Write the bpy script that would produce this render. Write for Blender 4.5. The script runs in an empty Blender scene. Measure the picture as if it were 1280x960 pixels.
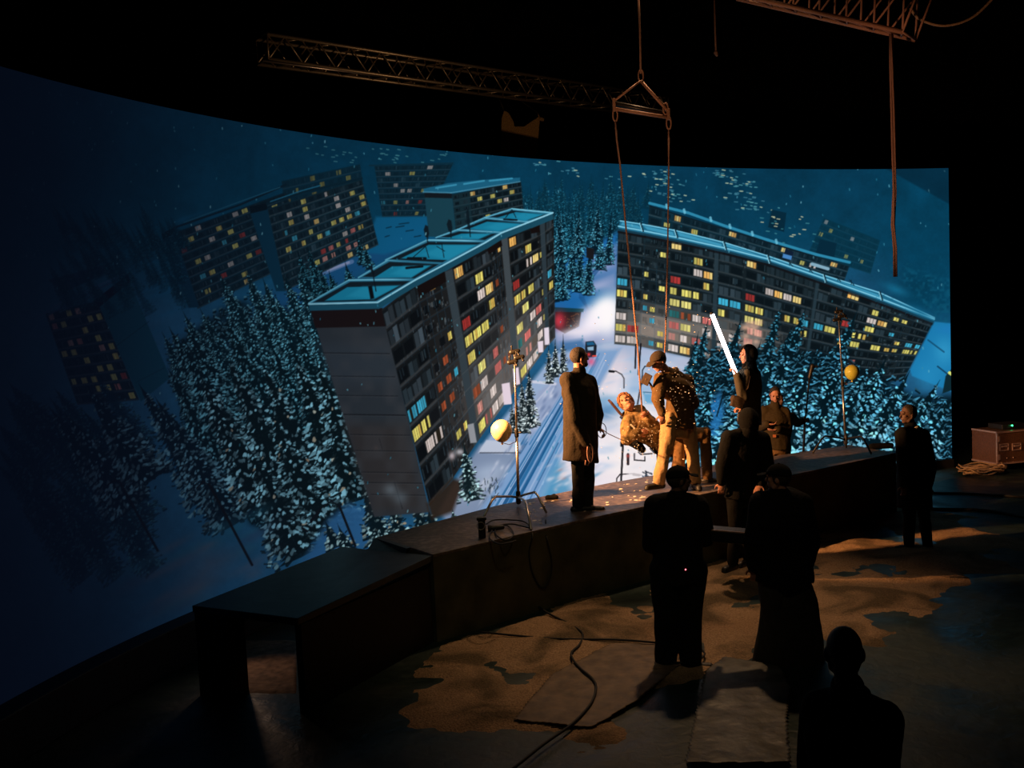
# ---------------------------------------------------------------- the moving picture shown on the LED screen
import numpy as np, math, random
PX0, PY0, PW, PH, PS = -20.0, 60.0, 1250, 830, 2.0       # picture window and its density


class Picture:
    def __init__(s):
        s.a = np.zeros((int(PH*PS), int(PW*PS), 3), np.float32)
        s.H, s.W = s.a.shape[:2]

    def box(s, x0, y0, x1, y1):
        i0 = max(0, int(math.floor((x0-PX0)*PS))-1); i1 = min(s.W, int(math.ceil((x1-PX0)*PS))+2)
        j0 = max(0, int(math.floor((y0-PY0)*PS))-1); j1 = min(s.H, int(math.ceil((y1-PY0)*PS))+2)
        if i1 <= i0 or j1 <= j0: return None
        X = (np.arange(i0, i1, dtype=np.float32)+.5)/PS+PX0
        Y = (np.arange(j0, j1, dtype=np.float32)+.5)/PS+PY0
        return i0, i1, j0, j1, X[None, :], Y[:, None]

    def mix(s, i0, i1, j0, j1, cov, col):
        r = s.a[j0:j1, i0:i1]
        c = cov[..., None] if cov.ndim == 2 else cov
        r += (np.asarray(col, np.float32)-r)*c

    def poly(s, pts, col, al=1.0, soft=.5):              # convex polygon, antialiased
        xs = [p[0] for p in pts]; ys = [p[1] for p in pts]
        b = s.box(min(xs)-soft, min(ys)-soft, max(xs)+soft, max(ys)+soft)
        if b is None: return
        i0, i1, j0, j1, X, Y = b
        n = len(pts)
        A = sum(xs[k]*ys[(k+1) % n]-xs[(k+1) % n]*ys[k] for k in range(n))
        sg = 1 if A > 0 else -1
        m = None
        for k in range(n):
            ax, ay = pts[k]; bx, by = pts[(k+1) % n]
            dx, dy = bx-ax, by-ay; L = math.hypot(dx, dy)
            if L < 1e-6: continue
            d = sg*(dx*(Y-ay)-dy*(X-ax))/L
            m = d if m is None else np.minimum(m, d)
        if m is None: return
        s.mix(i0, i1, j0, j1, np.clip(m/(2*soft)+.5, 0, 1)*al, col)

    def line(s, a, b, w, col, al=1.0, w2=None):
        w2 = w if w2 is None else w2
        M = max(w, w2)
        q = s.box(min(a[0], b[0])-M, min(a[1], b[1])-M, max(a[0], b[0])+M, max(a[1], b[1])+M)
        if q is None: return
        i0, i1, j0, j1, X, Y = q
        dx, dy = b[0]-a[0], b[1]-a[1]; L2 = dx*dx+dy*dy+1e-9
        t = np.clip(((X-a[0])*dx+(Y-a[1])*dy)/L2, 0, 1)
        d = np.hypot(X-a[0]-t*dx, Y-a[1]-t*dy)
        r = (w+(w2-w)*t)*.5
        s.mix(i0, i1, j0, j1, np.clip((r-d)*1.6+.5, 0, 1)*al, col)

    def lines(s, pts, w, col, al=1.0):
        for a, b in zip(pts[:-1], pts[1:]): s.line(a, b, w, col, al)

    def glow(s, x, y, rx, ry, col, al, ang=0.0, add=False):
        R = max(rx, ry)*2.6
        q = s.box(x-R, y-R, x+R, y+R)
        if q is None: return
        i0, i1, j0, j1, X, Y = q
        c, n = math.cos(ang), math.sin(ang)
        u = ((X-x)*c+(Y-y)*n)/rx; v = (-(X-x)*n+(Y-y)*c)/ry
        g = np.exp(-(u*u+v*v))*al
        if add: s.a[j0:j1, i0:i1] += np.asarray(col, np.float32)*g[..., None]
        else: s.mix(i0, i1, j0, j1, g, col)


def lerp(a, b, t): return tuple(a[i]+(b[i]-a[i])*t for i in range(len(a)))
def clampc(c): return tuple(min(255, max(0, v)) for v in c)


def noise2(w, h, cell, rng):                             # smooth value noise
    gw, gh = int(w/cell)+3, int(h/cell)+3
    g = rng.rand(gh, gw).astype(np.float32)
    y = np.arange(h)/cell; x = np.arange(w)/cell
    yi = y.astype(int); xi = x.astype(int); fy = (y-yi)[:, None]; fx = (x-xi)[None, :]
    fy = fy*fy*(3-2*fy); fx = fx*fx*(3-2*fx)
    a = g[yi][:, xi]; b = g[yi][:, xi+1]; c = g[yi+1][:, xi]; d = g[yi+1][:, xi+1]
    return (a*(1-fx)+b*fx)*(1-fy)+(c*(1-fx)+d*fx)*fy


def noise_poly(P, pts, col, al, cell, rng, thr=0.0, soft=1.0):
    """a convex area filled unevenly with a colour"""
    xs = [p[0] for p in pts]; ys = [p[1] for p in pts]
    q = P.box(min(xs), min(ys), max(xs), max(ys))
    i0, i1, j0, j1, X, Y = q
    n = len(pts); A = sum(xs[k]*ys[(k+1) % n]-xs[(k+1) % n]*ys[k] for k in range(n)); sg = 1 if A > 0 else -1
    m = None
    for k in range(n):
        ax, ay = pts[k]; bx, by = pts[(k+1) % n]; dx, dy = bx-ax, by-ay; L = math.hypot(dx, dy)
        d = sg*(dx*(Y-ay)-dy*(X-ax))/L
        m = d if m is None else np.minimum(m, d)
    nz = noise2(i1-i0, j1-j0, cell*PS, rng)
    P.mix(i0, i1, j0, j1, np.clip(m/(2*soft)+.5, 0, 1)*np.clip((nz-thr)/(1-thr), 0, 1)*al, col)


VAN = (690.0, 1330.0)                                    # where the picture's verticals meet
def down(x, y):
    dx, dy = VAN[0]-x, VAN[1]-y
    L = math.hypot(dx, dy)
    return dx/L, dy/L


def tree(P, x, y, L, W, rnd, dark=(7, 24, 30), snow=(95, 170, 195), dens=1.0, fl=1.0, al=1.0, warm=0.0, tip=0.03):
    W *= 1.3
    dx, dy = down(x, y); nx, ny = -dy, dx
    # dark body: stacked ragged skirts
    n = max(6, int(L/5))
    for k in range(n):
        t = (k+.5)/n
        w = W*(t**.8)*(1.0-.3*max(0, t-.85)/.15)
        cx, cy = x+dx*L*t, y+dy*L*t
        h = L/n*1.5
        for sd in (-1, 1):
            ww = w*rnd.uniform(.75, 1.08)
            P.poly([(cx-dx*h, cy-dy*h), (cx+nx*sd*ww+dx*h*.5, cy+ny*sd*ww+dy*h*.5), (cx+dx*h*.6, cy+dy*h*.6)], dark, .92*al)
    # snow on the boughs
    area = L*W
    m = int(area/(4.4*fl*fl)*dens*.62)
    for k in range(m):
        t = rnd.uniform(tip*tip, 1)**.58; s = rnd.uniform(-1, 1)
        if rnd.random() < .4: s = math.copysign(abs(s)**.45, s)
        w = W*(t**.8)
        px = x+dx*L*t+nx*s*w*.97; py = y+dy*L*t+ny*s*w*.97
        ln = rnd.uniform(1.4, 3.8)*fl*(.6+.6*t); wd = rnd.uniform(.8, 1.9)*fl*(.55+.6*t)
        ang = s*1.05+rnd.uniform(-.5, .5)
        ox = nx*math.sin(ang)+dx*math.cos(ang)*.4; oy = ny*math.sin(ang)+dy*math.cos(ang)*.4
        b = rnd.uniform(.4, 1.32)
        c = clampc(tuple(v*b for v in snow))
        if warm and rnd.random() < warm: c = lerp(c, (190, 150, 110), .6)
        mx_, my_ = px+dx*rnd.uniform(-.5, .9)*wd, py+dy*rnd.uniform(-.5, .9)*wd
        P.line((px-ox*ln*.5, py-oy*ln*.5), (mx_, my_), wd*.8, c, .92*al, wd*1.25)
        P.line((mx_, my_), (px+ox*ln*.5, py+oy*ln*.5), wd*1.25, c, .92*al, wd*.5)
        if rnd.random() < .55:
            P.line((px-ox*ln*.5+dx*wd*1.1, py-oy*ln*.5+dy*wd*1.1), (px+ox*ln*.6+dx*wd*1.1, py+oy*ln*.6+dy*wd*1.1), wd*.9, dark, .85*al)
    for k in range(int(m*.08)):
        t = rnd.uniform(.05, 1); s = rnd.choice((-1, 1))*rnd.uniform(.85, 1.05); w = W*(t**.8)
        px = x+dx*L*t+nx*s*w; py = y+dy*L*t+ny*s*w
        P.line((px, py), (px+nx*math.copysign(1.6*fl, s)-dx*.8*fl, py+ny*math.copysign(1.6*fl, s)-dy*.8*fl), .9*fl, dark, .8*al)


WIN = {'y': (232, 218, 110), 'Y': (240, 226, 130), 'o': (238, 178, 92), 'w': (222, 206, 200), 'r': (170, 50, 48), 'R': (214, 110, 104),
       'b': (60, 170, 205), 'g': (58, 74, 84), 'G': (84, 100, 112), 'n': (150, 70, 42), 'p': (226, 150, 138), 't': (40, 110, 112)}


def facade(P, T, B, rows, cells, matrix, base, rnd, dim=1.0, tint=None, lit=None, slab=1.35, winscale=1.0, winc=1.0, drop=.3, detail=0):
    """T, B: matching points of the top and bottom edge with their u; rows of cells, one letter each"""
    us = [t[0] for t in T]
    def at(u, v):
        k = 0
        while k < len(us)-2 and u > us[k+1]: k += 1
        f = (u-us[k])/(us[k+1]-us[k])
        tx, ty = T[k][1]+(T[k+1][1]-T[k][1])*f, T[k][2]+(T[k+1][2]-T[k][2])*f
        bx, by = B[k][1]+(B[k+1][1]-B[k][1])*f, B[k][2]+(B[k+1][2]-B[k][2])*f
        return tx+(bx-tx)*v, ty+(by-ty)*v
    def q(u0, v0, u1, v1): return [at(u0, v0), at(u1, v0), at(u1, v1), at(u0, v1)]
    def shade(c, u, v):
        c = tuple(x*dim for x in c)
        if lit: c = lit(c, *at(u, v))
        if tint: c = lerp(c, tint[0], tint[1])
        return clampc(c)
    for k in range(len(us)-1):
        for j in range(rows):
            for i in range(4):
                ua, ub = us[k]+(us[k+1]-us[k])*i/4, us[k]+(us[k+1]-us[k])*(i+1)/4
                bf = rnd.uniform(.88, 1.12); c = shade(tuple(x*bf for x in base), (ua+ub)/2, (j+.5)/rows)
                P.poly(q(ua, j/rows, ub, (j+1)/rows), c, 1, .6)
    for _ in range(detail):
        u, v = rnd.random(), rnd.random(); j = (int(v*rows)+rnd.uniform(.15, .85))/rows; du = rnd.uniform(.002, .008); dv = rnd.uniform(.008, .03)
        P.poly(q(u, j, min(1, u+du), min(1, j+dv)), shade(rnd.choice([(12, 14, 18), (14, 18, 22), (92, 108, 118), (60, 78, 92), (30, 34, 38), (120, 128, 130)]), u, v), .75, .4)
    for ci, (u0, u1, kind) in enumerate(cells):
        if kind == 'pier':
            P.poly(q(u0, .0, u1, 1), shade((50, 66, 76), (u0+u1)/2, .5)); continue
        if kind == 'gap':
            P.poly(q(u0, 0, u1, 1), shade((18, 26, 30), (u0+u1)/2, .5)); continue
        col = matrix[ci]
        for j in range(rows):
            ch = col[j] if j < len(col) else '.'
            v0, v1 = (j+.22)/rows, (j+.80)/rows
            if kind == 'stair': v0, v1 = (j+.3)/rows, (j+.72)/rows
            um, uw = (u0+u1)/2, (u1-u0)/2*(.86 if kind == 'bay' else .62)*winscale
            if ch == ' ': continue
            # balcony slab and rail
            if kind == 'bay':
                P.poly(q(u0, (j+.84)/rows, u1, (j+1.0)/rows), shade((66, 70, 73), um, (j+.9)/rows), .7)
                P.poly(q(u0, (j+.10)/rows, u1, (j+.84)/rows), shade((20, 26, 30), um, (j+.5)/rows), .85)
            if ch in '.#':
                c = shade((14, 18, 22), um, v0)
                P.poly(q(um-uw, v0, um+uw, v1), c)
                if ch == '.' and rnd.random() < .75:
                    for m in range(rnd.randint(1, 4)):
                        uu = um+uw*rnd.uniform(-.9, .75)
                        P.poly(q(uu, v0, uu+uw*.22, v1-(v1-v0)*rnd.uniform(0, .4)), shade(rnd.choice([(62, 84, 96), (44, 60, 70), (76, 92, 100)]), uu, v0), .7)
                continue
            if ch in 'ywRp' and rnd.random() < drop: ch = 'g'
            base_c = WIN[ch]
            n = 4 if (u1-u0) > .05 else (3 if kind == 'bay' else 2)
            if ch in 'gG':
                for m in range(2):
                    a0 = um-uw+2*uw*m/2; a1 = a0+uw*.9; gf = rnd.uniform(.55, 1.05)
                    P.poly(q(a0, v0+rnd.uniform(-.01, .01), a1, v1+.01), shade(tuple(x*gf for x in base_c), um, v0), .9)
                continue
            P.poly(q(um-uw, v0, um+uw, v1), shade((40, 34, 24), um, v0))
            for m in range(n):
                if n > 2 and rnd.random() < .1 and ch not in 'Yo': continue
                a0 = um-uw+2*uw*m/n; a1 = a0+2*uw/n*.88
                f = rnd.uniform(.8, 1.1); c = tuple(x*f for x in base_c)
                if ch == 'o' and rnd.random() < .5: c = (246, 214, 130)
                if ch == 'y' and rnd.random() < .2: c = (205, 170, 80)
                cc = c
                if tint: cc = lerp(c, tint[0], tint[1]*.45)
                P.poly(q(a0, v0, a1, v1), clampc(tuple(x*winc for x in cc)), .97, .4)
    for j in range(1, rows):
        a = None
        for k in range(len(us)):
            b = at(us[k], (j-.06)/rows)
            if a: P.line(a, b, slab*.6, shade((90, 94, 96), us[k], j/rows), .35)
            a = b
    return at


def inside(pts, x, y):
    c = False; n = len(pts); j = n-1
    for i in range(n):
        if (pts[i][1] > y) != (pts[j][1] > y) and x < (pts[j][0]-pts[i][0])*(y-pts[i][1])/(pts[j][1]-pts[i][1])+pts[i][0]: c = not c
        j = i
    return c


def thicket(P, pts, dark, snow, n, fl, rnd):
    """the dense lower part of a stand of snowy conifers"""
    xs = [p[0] for p in pts]; ys = [p[1] for p in pts]
    k = 0; spots = []
    while k < n:
        x, y = rnd.uniform(min(xs), max(xs)), rnd.uniform(min(ys), max(ys)); k += 1
        if inside(pts, x, y): spots.append((x, y))
    for x, y in spots: P.glow(x, y, 5*fl, 5*fl, dark, .55)
    for x, y in spots:
        for _ in range(3):
            px, py = x+rnd.gauss(0, 4*fl), y+rnd.gauss(0, 4*fl)
            a = rnd.uniform(-1.1, 1.1)+(.5 if rnd.random() < .5 else -.5); ln = rnd.uniform(1.5, 4.5)*fl; b = rnd.uniform(.4, 1.15)
            c = clampc(tuple(v*b for v in snow)); wd = rnd.uniform(.9, 2)*fl
            P.line((px, py), (px+math.cos(a)*ln, py+math.sin(a)*ln), wd, c, .9, wd*.5)
            P.line((px, py+wd*1.1), (px+math.cos(a)*ln, py+math.sin(a)*ln+wd*1.1), wd, dark, .85)


def fleet_lights(P, pts, c, rnd):
    for x, y in pts: P.line((x, y), (x+rnd.uniform(1.5, 4), y+rnd.uniform(.2, .8)), 1.3, c, .8)


def paint_picture():
    rng = np.random.RandomState(7); rnd = random.Random(11)
    P = Picture()
    Y = (np.arange(P.H)+.5)/PS+PY0; X = (np.arange(P.W)+.5)/PS+PX0
    Y = Y[:, None]; X = X[None, :]
    # night sky and the pale ground below
    top = np.array([7, 52, 76], np.float32); mid = np.array([9, 62, 88], np.float32); low = np.array([30, 84, 122], np.float32)
    t = np.clip((Y-200)/130, 0, 1)[..., None]*np.ones_like(X)[..., None]
    P.a[:] = top*(1-t)+mid*t
    u = np.clip((Y-300-(X<480)*10)/90, 0, 1)[..., None]*np.ones_like(X)[..., None]
    P.a[:] = P.a*(1-u)+low*u
    # right side stays sky till lower down
    r = np.clip((X-1080)/60, 0, 1)*np.clip((440-Y)/60, 0, 1)
    P.a[:] = P.a*(1-r[..., None])+np.array([6, 60, 86], np.float32)*r[..., None]
    nz = noise2(P.W, P.H, 60, rng)*.5+noise2(P.W, P.H, 18, rng)*.3+noise2(P.W, P.H, 5, rng)*.2
    P.a *= (.86+.28*nz)[..., None]
    # ground left of the houses
    for _ in range(60):
        x, y = rnd.uniform(180, 520), rnd.uniform(270, 420)
        P.glow(x, y, rnd.uniform(8, 30), rnd.uniform(2, 6), (16, 92, 138), .25, -.35)
    P.poly([(345, 362), (480, 300), (545, 268), (560, 300), (400, 380), (300, 430), (230, 470)], (22, 74, 120), .8, 8)
    P.poly([(470, 271), (540, 270), (545, 300), (480, 318), (455, 316)], (14, 88, 128), .9, 2)
    for x, y, w in ((500, 284, 10), (512, 289, 9), (486, 285, 6), (522, 296, 8), (505, 280, 12), (484, 296, 5)):
        P.line((x-w/2, y), (x+w/2, y-1.5), 1.6, (8, 40, 60), .8)
    P.line((395, 345), (440, 327), 5, (90, 120, 165), .8); P.line((410, 338), (436, 328), 3, (140, 150, 185), .8)
    # distant lights along the top
    for _ in range(46):
        x, y = rnd.uniform(380, 560), rnd.uniform(182, 205); c = (60, 120, 130)
        if y > 176+(x-380)*.09: fleet_lights(P, [(x, y)], c, rnd)
    for bx, by, n in ((680, 201, 10), (700, 214, 10), (760, 225, 5), (815, 216, 16), (830, 226, 16), (820, 238, 12), (848, 246, 10), (905, 216, 18), (920, 228, 20), (915, 243, 16), (930, 256, 14), (955, 262, 10)):
        for _ in range(n):
            fleet_lights(P, [(bx+rnd.uniform(-14, 26), by+rnd.uniform(-5, 6))], rnd.choice([(190, 205, 170), (80, 150, 160), (60, 120, 140), (60, 120, 140)]), rnd)
    # forest in the gap, far to near
    for _ in range(95):
        x = rnd.uniform(640, 812); y = rnd.uniform(222, 262)+abs(x-720)*.05
        P_s = rnd.uniform(.6, 1)
        tree(P, x, y, rnd.uniform(26, 48), rnd.uniform(4, 7), rnd, (6, 44, 62), tuple(v*P_s for v in (34, 112, 140)), .8, .55, .75)
    for _ in range(46):
        x = rnd.uniform(650, 770); y = rnd.uniform(255, 300)
        tree(P, x, y, rnd.uniform(38, 60), rnd.uniform(5, 9), rnd, (5, 34, 48), (52, 136, 164), .9, .6, .9)
    # snow clearing with the curved road
    P.poly([(700, 330), (735, 310), (772, 290), (772, 425), (730, 420), (690, 395), (695, 350)], (28, 98, 160), 1, 4)
    P.poly([(740, 320), (772, 305), (772, 335), (738, 345)], (120, 140, 185), .8, 5)
    P.poly([(738, 350), (772, 335), (772, 365), (735, 362)], (135, 150, 190), .7, 6)
    P.glow(750, 335, 18, 6, (160, 165, 205), .6, -.35); P.glow(748, 357, 20, 5, (170, 175, 210), .6, -.35)
    for k in range(7):
        P.lines([(772-k*2.5, 318+k), (752-k*2.5, 334+k*1.5), (737-k*2, 352+k), (730-k, 372), (738, 392)], 1, (20, 74, 128), .6)
    P.lines([(772, 312), (745, 328), (730, 345), (722, 360)], 2, (60, 110, 165), .5)
    P.poly([(694, 388), (712, 380), (735, 384), (760, 372), (772, 395), (772, 430), (700, 440), (692, 425)], (150, 160, 200), .9, 5)
    for a in ((672, 300, 62, 8), (682, 296, 58, 8), (694, 312, 64, 8), (703, 300, 74, 9), (716, 298, 62, 8), (726, 306, 58, 8), (738, 306, 62, 7), (752, 286, 50, 7), (764, 270, 60, 6), (700, 268, 60, 8), (724, 262, 60, 8), (748, 258, 58, 8)):
        tree(P, a[0], a[1], a[2], a[3], rnd, (4, 24, 36), (78, 158, 184), 1.0, .72, 1)
    P.poly([(733, 309), (743, 311), (742, 325), (733, 322)], (24, 24, 28))
    # red-lit shed and the headlight glow beyond
    P.poly([(694, 388), (727, 387), (724, 408), (706, 417), (694, 410)], (34, 26, 28))
    P.poly([(693, 384), (730, 386), (729, 390), (694, 390)], (16, 56, 70))
    P.glow(699, 401, 6, 9, (236, 70, 90), .95); P.glow(701, 400, 9, 11, (150, 40, 50), .5)
    for _ in range(26):
        x, y = rnd.uniform(706, 724), rnd.uniform(391, 410); P.line((x, y), (x+.6, y+.6), .9, (140, 80, 50), .7)
    # ---------------------------------------------------------------- dim houses on the left
    far = (9, 50, 70)
    facade(P, [(0, 468, 207), (1, 566, 205)], [(0, 478, 271), (1, 536, 270)], 9,
           [(i/9, (i+1)/9, 'bay') for i in range(9)], ['..w.y.b..', '.w.....', '...w..y.r', '..y.w...', '.y..w.p.', '...y.....', 'w...y.r.y', '.....y..', '...'], (9, 40, 56), rnd, .8, (far, .5), winscale=.7, winc=.75)
    P.line((462, 207), (566, 204), 2, (12, 44, 60))
    pat = ['..r....', '.y..y.b.y', 'w...w.y..', '..w.y..r.', '.y.b..w..', '..y.y.w.yo', 'w..r..y.y', 'y...w.r..', '.w.y..o.', '..y..y...', '.y..w...', '..w...y.']
    facade(P, [(0, 352, 226), (1, 450, 205)], [(0, 357, 270), (1, 455, 240)], 4, [(i/9, (i+1)/9, 'bay') for i in range(9)], ['..y.', '.y..', '....', 'y.y.', '.y..', '...', 'y...', '.y..', '....'], (8, 44, 62), rnd, .7, (far, .6), winscale=.6, winc=.6)
    facade(P, [(0, 217, 291), (1, 357, 240)], [(0, 247, 386), (1, 385, 320)], 10, [(i/12, (i+1)/12, 'bay') for i in range(12)],
           pat, (12, 40, 54), rnd, .75, (far, .35), winscale=.66, winc=.85, drop=.15, detail=300)
    P.poly([(202, 297), (217, 290), (249, 384), (236, 385)], (10, 42, 62)); P.poly([(202, 292), (219, 284), (219, 292), (204, 299)], (6, 16, 24))
    P.lines([(217, 285), (300, 256), (357, 231)], 2.5, (10, 30, 42)); P.lines([(230, 278), (300, 252), (350, 234)], 1.2, (26, 84, 110))
    facade(P, [(0, 334, 261), (1, 452, 224)], [(0, 356, 364), (1, 473, 306)], 10, [(i/12, (i+1)/12, 'bay') for i in range(12)],
           ['.....', '..gb.y', '.wy.b.', '.....y.', 'yyw.y.y.y', '.w.o.y.rp.', '...y.b.Rp', 'w...y..y.', '.ww.y.wrpo', 'y..wy.R.p', '.y..b.y..o', '..yy.....'], (22, 44, 52), rnd, .85, (far, .3), winscale=.68, winc=.9, drop=.12, detail=400)
    P.poly([(312, 264), (334, 259), (357, 364), (345, 364)], (10, 46, 66)); P.poly([(312, 258), (334, 254), (334, 262), (313, 267)], (8, 20, 28))
    P.lines([(334, 255), (380, 240), (452, 223)], 3, (10, 34, 46)); P.lines([(338, 252), (375, 239), (400, 232)], 1.4, (30, 96, 124))
    # darkest house at far left
    facade(P, [(0, 57, 392), (1, 122, 376)], [(0, 97, 506), (1, 174, 500)], 10, [(i/6, (i+1)/6, 'bay') for i in range(6)],
           ['pR..y..y..', '.y.py..y..', 'y..R.y.yy.', 'p.y...y.y.', '.y.yp.yyR.', '.y..yy.r.y'], (22, 36, 48), rnd, .8, ((10, 40, 60), .35), winscale=.62, winc=1.05, drop=0)
    P.poly([(122, 378), (162, 352), (213, 472), (176, 502)], (14, 62, 84)); P.poly([(117, 376), (160, 343), (163, 352), (124, 384)], (14, 18, 30))
    P.line((146, 432), (186, 402), 1, (10, 40, 56), .8); P.line((170, 478), (205, 460), 1, (10, 40, 56), .6)
    P.lines([(45, 398), (80, 376), (158, 341)], 2, (40, 80, 120)); P.lines([(60, 394), (100, 372), (150, 348)], 2, (30, 60, 96)); P.lines([(75, 390), (120, 368)], 1.6, (40, 80, 120))
    P.poly([(60, 350), (134, 330), (138, 338), (80, 366)], (12, 34, 58), .9)
    # ---------------------------------------------------------------- house behind, centre
    facade(P, [(0, 565, 243), (1, 651, 226)], [(0, 570, 292), (1, 655, 272)], 6, [(0, .12, 'stair'), (.12, .25, 'stair')]+[(.25+i*.094, .25+(i+1)*.094, 'bay') for i in range(8)],
           ['...', '.y.y', 'o.', '.y.y.', '..w.y', 'yy...', '..y.w', 'o.w.y.', '.y..y.', '....'], (30, 48, 54), rnd, .8, ((8, 52, 72), .2), winscale=.8, winc=.95)
    P.poly([(531, 247), (565, 246), (570, 296), (536, 296)], (24, 62, 76)); P.poly([(530, 238), (565, 240), (565, 248), (531, 247)], (18, 24, 30))
    P.poly([(529, 236), (560, 229), (600, 225), (650, 222), (650, 226), (564, 241), (530, 240)], (26, 92, 122))
    for a, b in (((545, 235), (570, 231)), ((580, 230), (605, 226)), ((612, 226), (640, 223))): P.line(a, b, 2.2, (60, 150, 182), .8)
    P.lines([(529, 240), (564, 241), (650, 227)], 1.6, (70, 140, 170), .8)
    # ---------------------------------------------------------------- conifers left
    big = []
    for _ in range(90):                                   # faint forest far left
        x, y = rnd.uniform(60, 215), rnd.uniform(255, 360)
        tree(P, x, y, rnd.uniform(30, 46), rnd.uniform(6, 9), rnd, (5, 30, 44), (18, 66, 84), .5, .7, .35)
    for _ in range(26):
        x, y = rnd.uniform(-15, 130), rnd.uniform(470, 640)
        tree(P, x, y, rnd.uniform(80, 120), rnd.uniform(16, 24), rnd, (10, 30, 44), (34, 84, 104), .6, 1.2, .8)
    for a in ((446, 296, 34, 6), (455, 306, 30, 6), (432, 330, 22, 5), (385, 312, 60, 9), (373, 318, 62, 10), (400, 336, 50, 10), (412, 342, 52, 11)):
        tree(P, *a, rnd, (4, 22, 30), (52, 118, 138), 1, .8)
    thicket(P, [(212, 450), (235, 425), (262, 400), (300, 380), (388, 395), (420, 480), (450, 600), (400, 650), (350, 700), (310, 640), (262, 590), (235, 520)], (6, 20, 26), (62, 116, 136), 1500, 1.4, rnd)
    rows = [(205, 420, 120, 22), (231, 394, 130, 20), (252, 390, 130, 20), (275, 344, 130, 20), (308, 341, 130, 20), (330, 352, 130, 20), (356, 345, 120, 18), (372, 340, 110, 16),
            (290, 370, 140, 22), (345, 372, 140, 22), (384, 376, 110, 16), (262, 420, 140, 24), (222, 440, 120, 24)]
    for a in rows: tree(P, *a, rnd, (6, 26, 34), (84, 152, 172), 1.15, 1.25)
    for _ in range(16):
        x, y = rnd.uniform(210, 400), rnd.uniform(400, 470)
        if x > 388+(y-390)*.3-12: continue
        tree(P, x, y, rnd.uniform(110, 150), rnd.uniform(18, 24), rnd, (6, 22, 28), (84, 150, 170), 1.1, 1.6)
    for a in ((64, 512, 150, 24), (84, 520, 140, 26), (109, 484, 140, 26), (120, 510, 110, 24), (176, 484, 170, 26), (196, 500, 175, 26), (214, 520, 155, 26), (236, 560, 110, 22)):
        tree(P, *a, rnd, (8, 22, 32), (76, 124, 144), 1.0, 2.0)
    for a in ((250, 470, 175, 30), (285, 450, 230, 34), (330, 460, 220, 34), (372, 450, 170, 30), (396, 452, 150, 26), (408, 480, 140, 26), (340, 520, 160, 34), (310, 560, 150, 34), (415, 540, 90, 24)):
        tree(P, *a, rnd, (8, 20, 24), (112, 166, 184), 1.15, 2.3, warm=.03)
    # lower left snow and tall lamp posts
    for k in range(40):
        x, y = rnd.uniform(120, 330), rnd.uniform(640, 760)
        if (x-120)*.3+y > 700 or y > 705: P.glow(x, y, rnd.uniform(10, 36), rnd.uniform(3, 8), rnd.choice([(44, 70, 100), (90, 86, 100), (30, 96, 120)]), .35, -.5)
    P.poly([(190, 790), (255, 690), (320, 700), (350, 715), (250, 742), (200, 800)], (96, 84, 92), .45, 18)
    P.poly([(410, 650), (440, 600), (470, 640), (520, 655), (500, 668), (440, 690), (350, 720), (330, 716)], (40, 92, 140), .95, 5)
    P.line((150, 603), (197, 688), 3.4, (14, 18, 24), .95); P.lines([(150, 603), (143, 600), (135, 606)], 1.8, (14, 18, 24))
    P.line((262, 606), (315, 706), 3.4, (14, 16, 20), .95); P.lines([(262, 606), (254, 602), (246, 610)], 1.8, (14, 16, 20))
    for a in ((408, 655, 30, 12), (424, 660, 30, 12), (455, 612, 70, 18), (470, 640, 55, 16), (488, 628, 60, 16), (498, 650, 34, 12), (520, 628, 34, 12), (536, 640, 26, 12)):
        tree(P, *a, rnd, (8, 22, 28), (140, 178, 184), 1.0, 1.8, warm=.05)
    P.line((424, 632), (444, 682), 3.2, (14, 18, 24)); P.lines([(424, 632), (414, 626), (395, 640)], 1.6, (14, 18, 24)); P.line((389, 651), (398, 641), 4, (14, 18, 24))
    P.line((378, 660), (384, 664), 3, (14, 18, 24))
    # ---------------------------------------------------------------- street, banks, right hand snow field
    P.poly([(694, 440), (772, 425), (870, 450), (880, 560), (830, 622), (590, 652), (560, 640), (600, 560)], (150, 172, 205), 1, 3)
    P.poly([(760, 440), (880, 450), (880, 620), (700, 640), (700, 560), (735, 480)], (206, 196, 210), .95, 12)
    P.glow(790, 500, 55, 40, (246, 236, 240), .9); P.glow(770, 590, 60, 45, (250, 240, 240), .95); P.glow(735, 600, 40, 40, (226, 216, 226), .8); P.glow(740, 560, 30, 34, (240, 232, 240), .7)
    P.glow(800, 560, 40, 50, (252, 242, 238), .9)
    P.glow(770, 505, 24, 9, (60, 140, 190), .85, .2); P.glow(756, 515, 16, 12, (50, 110, 165), .7); P.glow(815, 480, 30, 10, (150, 185, 220), .6)
    for _ in range(110):
        x, y = rnd.uniform(740, 870), rnd.uniform(445, 600); f = (y-445)/155
        P.glow(x, y, rnd.uniform(4, 20), rnd.uniform(1.5, 5), rnd.choice([(170, 196, 226), (236, 226, 232), (206, 208, 224), (250, 240, 240), (140, 176, 214)]), .38, rnd.uniform(-.3, .3))
    P.poly([(790, 445), (868, 456), (868, 500), (775, 500)], (120, 164, 206), .45, 10)
    P.poly([(716, 446), (744, 438), (776, 436), (694, 585), (664, 640), (578, 655)], (120, 156, 200), .95, 3)
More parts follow.
